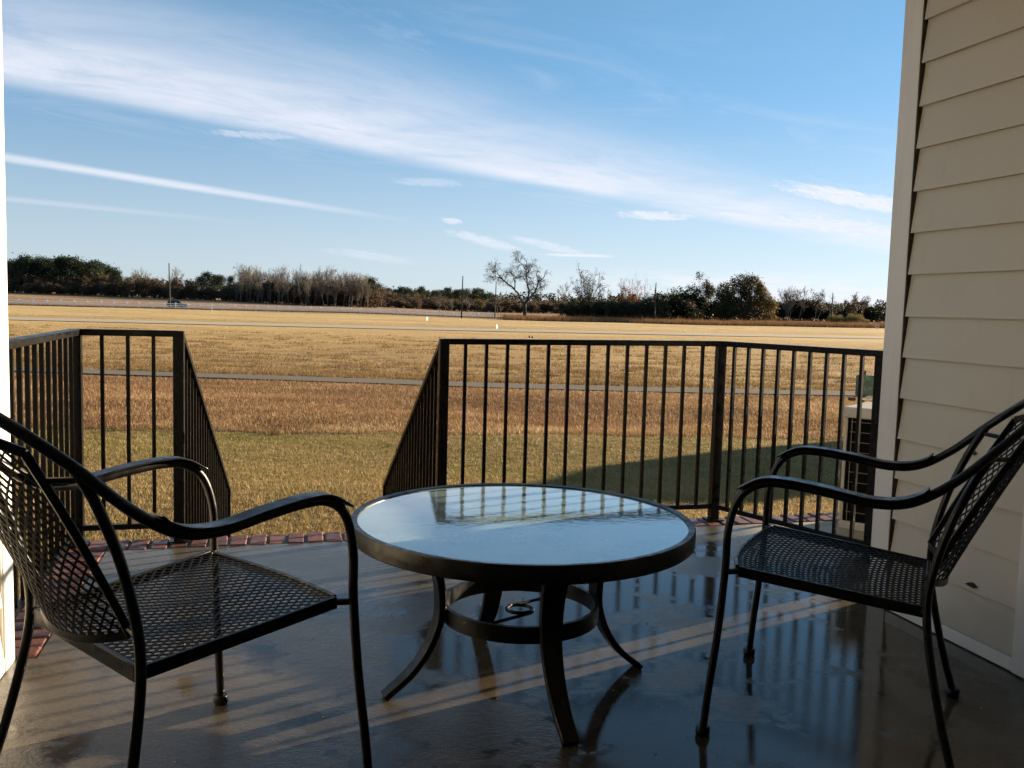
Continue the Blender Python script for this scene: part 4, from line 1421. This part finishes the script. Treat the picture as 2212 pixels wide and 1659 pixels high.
for px_, hh in ((946, 4.6), (958, 5.2), (972, 4.4), (1001, 5.0)):
    plant_tree('slender_tree', 'slender dark leaning tree in front of the low tree line', bares[px_ % 5], px_, 300, hh, 12., M_bark, 'slender trees mid field')


# the large lone bare tree
def lone_tree():
    r = np.random.default_rng(4)
    x, y = polar(1129, 215)
    T = thing('lone_bare_tree', 'large lone bare tree with spreading crooked limbs', 'tree', (x, y, gz(x, y)))
    u = .0236
    q = lambda *pts: np.array([((a - 720) * u, 0, (778 - b_) * u) for a, b_ in pts])
    limbs = [(q((720, 785), (722, 700), (718, 640), (722, 600)), .46, .36),
             (q((716, 640), (670, 560), (610, 470), (530, 410), (480, 370), (430, 350), (360, 342)), .28, .07),
             (q((610, 470), (612, 400), (580, 320), (545, 278)), .16, .06),
             (q((480, 370), (440, 330), (400, 280), (370, 255)), .10, .04),
             (q((722, 610), (757, 520), (736, 400), (722, 280), (720, 178)), .27, .07),
             (q((724, 290), (690, 225), (650, 190), (605, 128)), .11, .04),
             (q((740, 420), (690, 345), (660, 360)), .08, .04),
             (q((722, 620), (765, 560), (822, 488), (852, 390), (900, 350), (922, 285)), .25, .07),
             (q((850, 400), (835, 340), (820, 300)), .09, .04),
             (q((822, 488), (870, 440), (900, 450)), .09, .04),
             (q((757, 500), (800, 455), (790, 400)), .09, .04),
             (q((727, 330), (770, 260), (785, 200)), .09, .04)]
    tk = MB(); br = MB(); tips = []
    P = dict(wander=.22, up=(.02, -.02, -.10, -.12), kids=(0, 4, 4, 2), start=(.2, .2, .2, .1), ang=(.4, 1.1), ratio=.60, leaf_from=3, rmin=.017)
    for li, (pts, ra, rb) in enumerate(limbs):
        c = curve(pts, 5)
        c[:, 1] += np.linspace(0, r.normal(0, 2.2), len(c)) if li else 0
        c += r.normal(0, .05, c.shape) * (1 if li else 0)
        (tk if li == 0 else br).tube(c, np.linspace(ra, rb, len(c)), 8, False)
        if li:
            L = np.linalg.norm(np.diff(c, axis=0), axis=1).sum()
            for kk in range(int(3 + L * 1.25)):
                i = int(r.uniform(.25, .999) * (len(c) - 1))
                d = unit(unit(c[i + 1] - c[i]) * .5 + r.normal(0, .7, 3) + np.array([0, 0, .25]))
                grow(br, r, c[i], d, r.uniform(1.0, 2.1), .05, 1, P, tips)
    link('trunk', tk.mesh('trunk', True), M_bark, T)
    link('limbs', br.mesh('limbs', True), M_bark, T)
    tips = np.array(tips)
    link('crown', leaf_mesh('crown', [leaves(r, tips[r.integers(0, len(tips), 260)], 4, .16, .15, [(.075, .062, .026), (.10, .078, .034), (.06, .05, .025)])]), M_leaf, T)


lone_tree()


def open_tree(name, label, px_, d, ytop, wpx, pal, bark, seed, trunks=3, nleaf=200, per=9, size=.24, sig=.3, up=.12, vine=0, leaf_from=2, mode=None, kids=(6, 5, 4), spread=.25):
    r = np.random.default_rng(seed)
    h = (base_y(px_, d) - ytop) * d / 1918.; w_ = wpx * d / 1918.
    mb = MB(); tips = []; vines = []
    P = dict(wander=.12, up=(up, up * .8, .02, 0), kids=kids, start=(.35, .2, .2), ang=(.35, .95), ratio=.52, leaf_from=leaf_from, rmin=.024)
    for t_ in range(trunks):
        a = 2 * math.pi * t_ / trunks + r.uniform(-.4, .4)
        d0 = unit(np.array([math.cos(a) * spread, math.sin(a) * spread, 1.]))
        p0 = np.array([math.cos(a) * .3, math.sin(a) * .3, -.3])
        grow(mb, r, p0, d0, h * .60, .17, 0, P, tips)
        if vine:
            for f in np.linspace(.05, 1, vine): vines.append(p0 + d0 * h * .5 * f)
    tips = np.array(tips)
    # fit the outline to the photographed height and width
    ex = np.percentile(np.abs(tips[:, :2]), 97); ez = np.percentile(tips[:, 2], 99.5)
    sx, sz = min(max(w_ / 2 / ex, .5), 2.2), h / ez
    S = np.array([sx, sx, sz])
    mb.v = [(a * sx, b * sx, c * sz) for a, b, c in mb.v]; tips = tips * S
    parts = [leaves(r, tips[r.integers(0, len(tips), nleaf)], per, sig, size, pal, mode=mode)]
    if vine: parts.append(leaves(r, np.array(vines) * S, 22, .35, .24, DARKEV))
    x, y = polar(px_, d)
    T = thing(name, label, 'tree', (x, y, gz(x, y)))
    link('trunk', mb.mesh('trunk', True), bark, T)
    link('crown', leaf_mesh('crown', parts), M_leaf, T)
    return T


open_tree('vine_clad_tree', 'airy many trunked tree hung with vines right of the lone tree', 1259, 235, 576, 66, [(.035, .036, .016), (.05, .046, .02)], M_bark, 11, 5, 330, 8, .21, .24, .1, vine=16)
open_tree('thin_tree', 'thin vine hung tree just right of the many trunked tree', 1296, 240, 618, 26, [(.04, .038, .018)], M_bark, 12, 2, 60, 6, .2, .22)
open_tree('bare_tree', 'bare twiggy tree left of the orange leafed tree', 1338, 236, 603, 34, [(.05, .042, .022)], M_bark, 13, 2, 90, 6, .18, .2, kids=(7, 5, 4))
open_tree('orange_tree', 'small orange leafed tree among dark evergreens', 1361, 232, 610, 38, RUSTY, M_bark, 14, 2, 170, 9, .25, .34)
open_tree('bare_tree', 'slim bare tree rising behind the orange leafed tree', 1374, 240, 593, 30, [(.06, .045, .026)], M_barkpale, 15, 2, 50, 5, .16, .2, kids=(7, 5, 4))
open_tree('bare_tree', 'thin bare tree just left of the slim pole', 1400, 242, 612, 26, [(.05, .04, .022)], M_bark, 16, 2, 70, 5, .18, .2)
open_tree('open_evergreen', 'open crowned evergreen left of the biggest round tree', 1526, 236, 595, 74, OLIVE, M_bark, 17, 2, 330, 12, .26, .36, spread=.2)


def big_tree():
    r = np.random.default_rng(31)
    d = 226; px_ = 1600
    x, y = polar(px_, d)
    T = thing('big_round_tree', 'biggest tree, broad dense olive crown reaching the ground', 'tree', (x, y, gz(x, y)))
    mb = MB(); cen = []
    u = d / 1918.
    lobes = [(-42, 45, 22, 30), (-30, 70, 20, 20), (-8, 86, 22, 18), (10, 92, 16, 12), (20, 70, 24, 22), (38, 60, 18, 22), (52, 42, 18, 18), (60, 30, 12, 14), (0, 45, 30, 30), (30, 28, 26, 22), (-25, 22, 30, 22), (52, 14, 16, 12), (38, 82, 8, 8), (44, 72, 8, 10), (-50, 20, 14, 16)]
    for (lx, lz, rx, rz_) in lobes:
        n = int(rx * rz_ * .26) + 14
        dirs = unit_rows(r.normal(0, 1, (n, 3))) * (r.random((n, 1)) ** .35)
        yy = r.normal(0, 2.2)
        c = np.stack([(lx + dirs[:, 0] * rx) * u, yy + dirs[:, 1] * (rx * .9) * u, (lz + dirs[:, 2] * rz_) * u], 1)
        cen.append(c)
        mb.tube(curve([(0, 0, -.3), (lx * u * .3, yy * .3, lz * u * .45), (lx * u * .8, yy * .8, lz * u * .9), (lx * u, yy, (lz + rz_ * .5) * u)], 3), np.linspace(.3, .05, 10), 5, False)
    cen = np.concatenate(cen); cen[:, 2] = np.clip(cen[:, 2], .2, 99)
    def tint(c, col):  # golds the right-hand leaves: sunlit side put into the leaf colour
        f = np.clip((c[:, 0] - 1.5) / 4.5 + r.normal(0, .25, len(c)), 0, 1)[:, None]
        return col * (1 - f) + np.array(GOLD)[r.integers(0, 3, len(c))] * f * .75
    link('trunk', mb.mesh('trunk', True), M_bark, T)
    link('crown', leaf_mesh('crown', [leaves(r, cen, 18, .36, .28, OLIVE, mode=tint)]), M_leaf, T)


big_tree()
row('evergreen_shrub', 'dark evergreen shrub in the mass left of the biggest round tree', 'dark evergreen shrubs', shrubs, M_bark, np.linspace(1228, 1500, 26), 228, 246,
    lambda p: I(p, [1228, 1270, 1330, 1390, 1440, 1465, 1500], [656, 642, 652, 644, 636, 626, 628]), 6, 6.1, 'shrub', wx=1.25, jy=12)
row('evergreen_shrub', 'dark low shrub behind the open evergreen and the biggest tree', 'dark shrubs behind big tree', shrubs, M_bark, np.linspace(1500, 1560, 6), 238, 248, lambda p: 645, 4, 6.1, 'shrub', wx=1.3)
row('olive_tree', 'olive leafed tree rising out of the dark evergreen shrubs', 'olive trees among evergreens', olives, M_bark, (1236, 1312, 1326, 1348, 1388, 1424, 1436), 222, 230, lambda p: 640, 5, 8.6, jy=9)
row('brown_tree', 'brown leafed tree among the dark evergreen shrubs', 'brown trees among evergreens', browns, M_bark, (1284, 1302, 1380, 1414, 1490, 1560), 222, 230, lambda p: 646, 5, 8.6, jy=8)
row('leafy_shrub', 'twiggy leafy shrub tree standing left of the open evergreen', 'leafy shrubs left of evergreen', olives, M_bark, (1448, 1462, 1480), 232, 238, lambda p: 619, 4, 8.6, 'shrub')
row('evergreen_shrub', 'dark evergreen shrub in the low mass right of the biggest tree', 'low dark shrubs on the right', shrubs, M_bark, np.linspace(1668, 1905, 21), 284, 305,
    lambda p: I(p, [1668, 1700, 1740, 1800, 1860, 1905], [654, 640, 648, 654, 656, 662]), 6, 6.1, 'shrub', wx=1.4, jy=9)
row('bare_tree', 'twiggy bare tree above the low dark shrubs on the right', 'twiggy trees on the right', bares, M_bark, (1690, 1704, 1722), 282, 290, lambda p: 630, 4, 12.)
open_tree('small_round_tree', 'small round airy tree left of the last pole', 1756, 282, 628, 44, [(.07, .055, .026), (.095, .07, .03), (.05, .045, .02)], M_bark, 19, 2, 170, 9, .26, .34)
open_tree('small_pale_tree', 'small pale tree just behind the last pole', 1792, 290, 634, 26, [(.12, .10, .06)], M_barkpale, 20, 2, 60, 6, .22, .3)
open_tree('russet_tree', 'russet brown tree beside the siding corner, rightmost tree', 1846, 280, 636, 58, BROWN + [(.05, .042, .02)], M_bark, 21, 3, 260, 10, .26, .36)


def stuff_mesh(name, label, cat, V, C_):
    return tag(link(name, tri_mesh(name, V, np.arange(len(V)).reshape(-1, 3), C_, M_leaf)), label, cat, kind='stuff')


def upright(r, x, y, h, wd_, pal, lean=.25):
    n = len(x); z = ground_z(x, y)
    V = np.empty((n, 3, 3))
    V[:, 0] = np.stack([x - wd_ / 2, y, z], 1); V[:, 1] = np.stack([x + wd_ / 2, y, z], 1)
    V[:, 2] = np.stack([x + r.normal(0, lean, n) * h, y + r.normal(0, lean, n) * h, z + h], 1)
    pal = np.array(pal)
    col = pal[r.integers(0, len(pal), n)] * r.uniform(.7, 1.2, (n, 1))
    return V.reshape(-1, 3), np.repeat(col, 3, 0)


r = np.random.default_rng(3)
# reeds along the ditch
n = 26000
px_ = r.uniform(1082, 1960, n); d = r.uniform(196, 212, n) + 4 * np.sin(px_ * .02)
x = (px_ - 1106) / 1918 * d
hh = r.uniform(.5, 1.35, n) * (1 + .10 * np.sin(px_ * .13) * np.sin(px_ * .031)) * np.where(r.random(n) < .06, 1.5, 1.)
V, C_ = upright(r, x, d, hh, .10, [(.20, .105, .05), (.26, .145, .07), (.15, .082, .042), (.30, .19, .095)])
stuff_mesh('reeds', 'rust brown reeds lining the ditch across the right of the field', 'reeds', V, C_)
n = 5000
px_ = r.uniform(1776, 1872, n); d = r.uniform(262, 272, n)
V, C_ = upright(r, (px_ - 1106) / 1918 * d, d, r.uniform(1.6, 3.6, n) * (.72 + .28 * np.sin(px_ * .21) * np.sin(px_ * .083 + 1)) * np.clip(np.minimum(px_ - 1768, 1880 - px_) / 22, .35, 1), .16, [(.16, .125, .048), (.20, .155, .06), (.11, .09, .038)], .10)
stuff_mesh('cane_thicket', 'pale yellow cane thicket in front of the russet tree', 'cane', V, C_)
n = 9000
px_ = r.uniform(-40, 1080, n); f = (px_ + 0) / 1064.
d = 172 + 56 * np.clip(px_ / 1064., 0, 1.1) + r.uniform(-1.0, .6, n)
# keep to the fence line: solve bearing against the line
aa = (px_ - 1106) / 1918
t_ = (aa * 172. + 98.5) / (93.5 - aa * 56.)
d = 172 + 56 * t_ + r.uniform(-.9, .5, n)
V, C_ = upright(r, aa * d, d, r.uniform(.12, .5, n), .09, [(.22, .14, .07), (.28, .185, .095), (.16, .10, .05)])
stuff_mesh('fence_weeds', 'dry weeds along the foot of the white fence', 'weeds', V, C_)
# the far wood closing the view
cen = []
for q in range(1500):
    px_ = r.uniform(-260, 2500); d = r.uniform(600, 690)
    x = (px_ - 1106) / 1918 * d
    z0 = gz(x, d); top = 10.2 + 1.3 * math.sin(px_ * .05) * math.sin(px_ * .017) + r.normal(0, .9)
    top -= 2.0 * float(I(px_, [1060, 1300], [0, 0]))
    for kk in range(5): cen.append((x + r.normal(0, 1.2), d + r.normal(0, 2), z0 + top * r.uniform(.1, 1)))
V, C_ = leaves(r, cen, 9, 1.1, 1.3, [(.016, .024, .014), (.022, .030, .016), (.045, .034, .022)], .8)
stuff_mesh('distant_wood', 'distant dark pine wood closing the horizon', 'wood', V, C_)

# ------------------------------------------------------------------ grit and chips lying on the wet slab
r = np.random.default_rng(21)
mb = MB()
for q in range(46):
    p = W(r.uniform(-.6, 2.3), r.uniform(1.0, 4.2), 0)
    e = r.uniform(.002, .0055); a = r.uniform(0, 3)
    V = [(p.x + e * r.uniform(.7, 1.6) * math.cos(a + i * math.pi / 2), p.y + e * r.uniform(.7, 1.6) * math.sin(a + i * math.pi / 2), .0008) for i in range(4)] + [(p.x, p.y, .001 + e * .8)]
    mb.put(V, [(0, 1, 4), (1, 2, 4), (2, 3, 4), (3, 0, 4)])
tag(mb.obj('grit', M_sandroad), 'tiny pale chips and grit scattered on the wet patio floor', 'grit', kind='stuff')
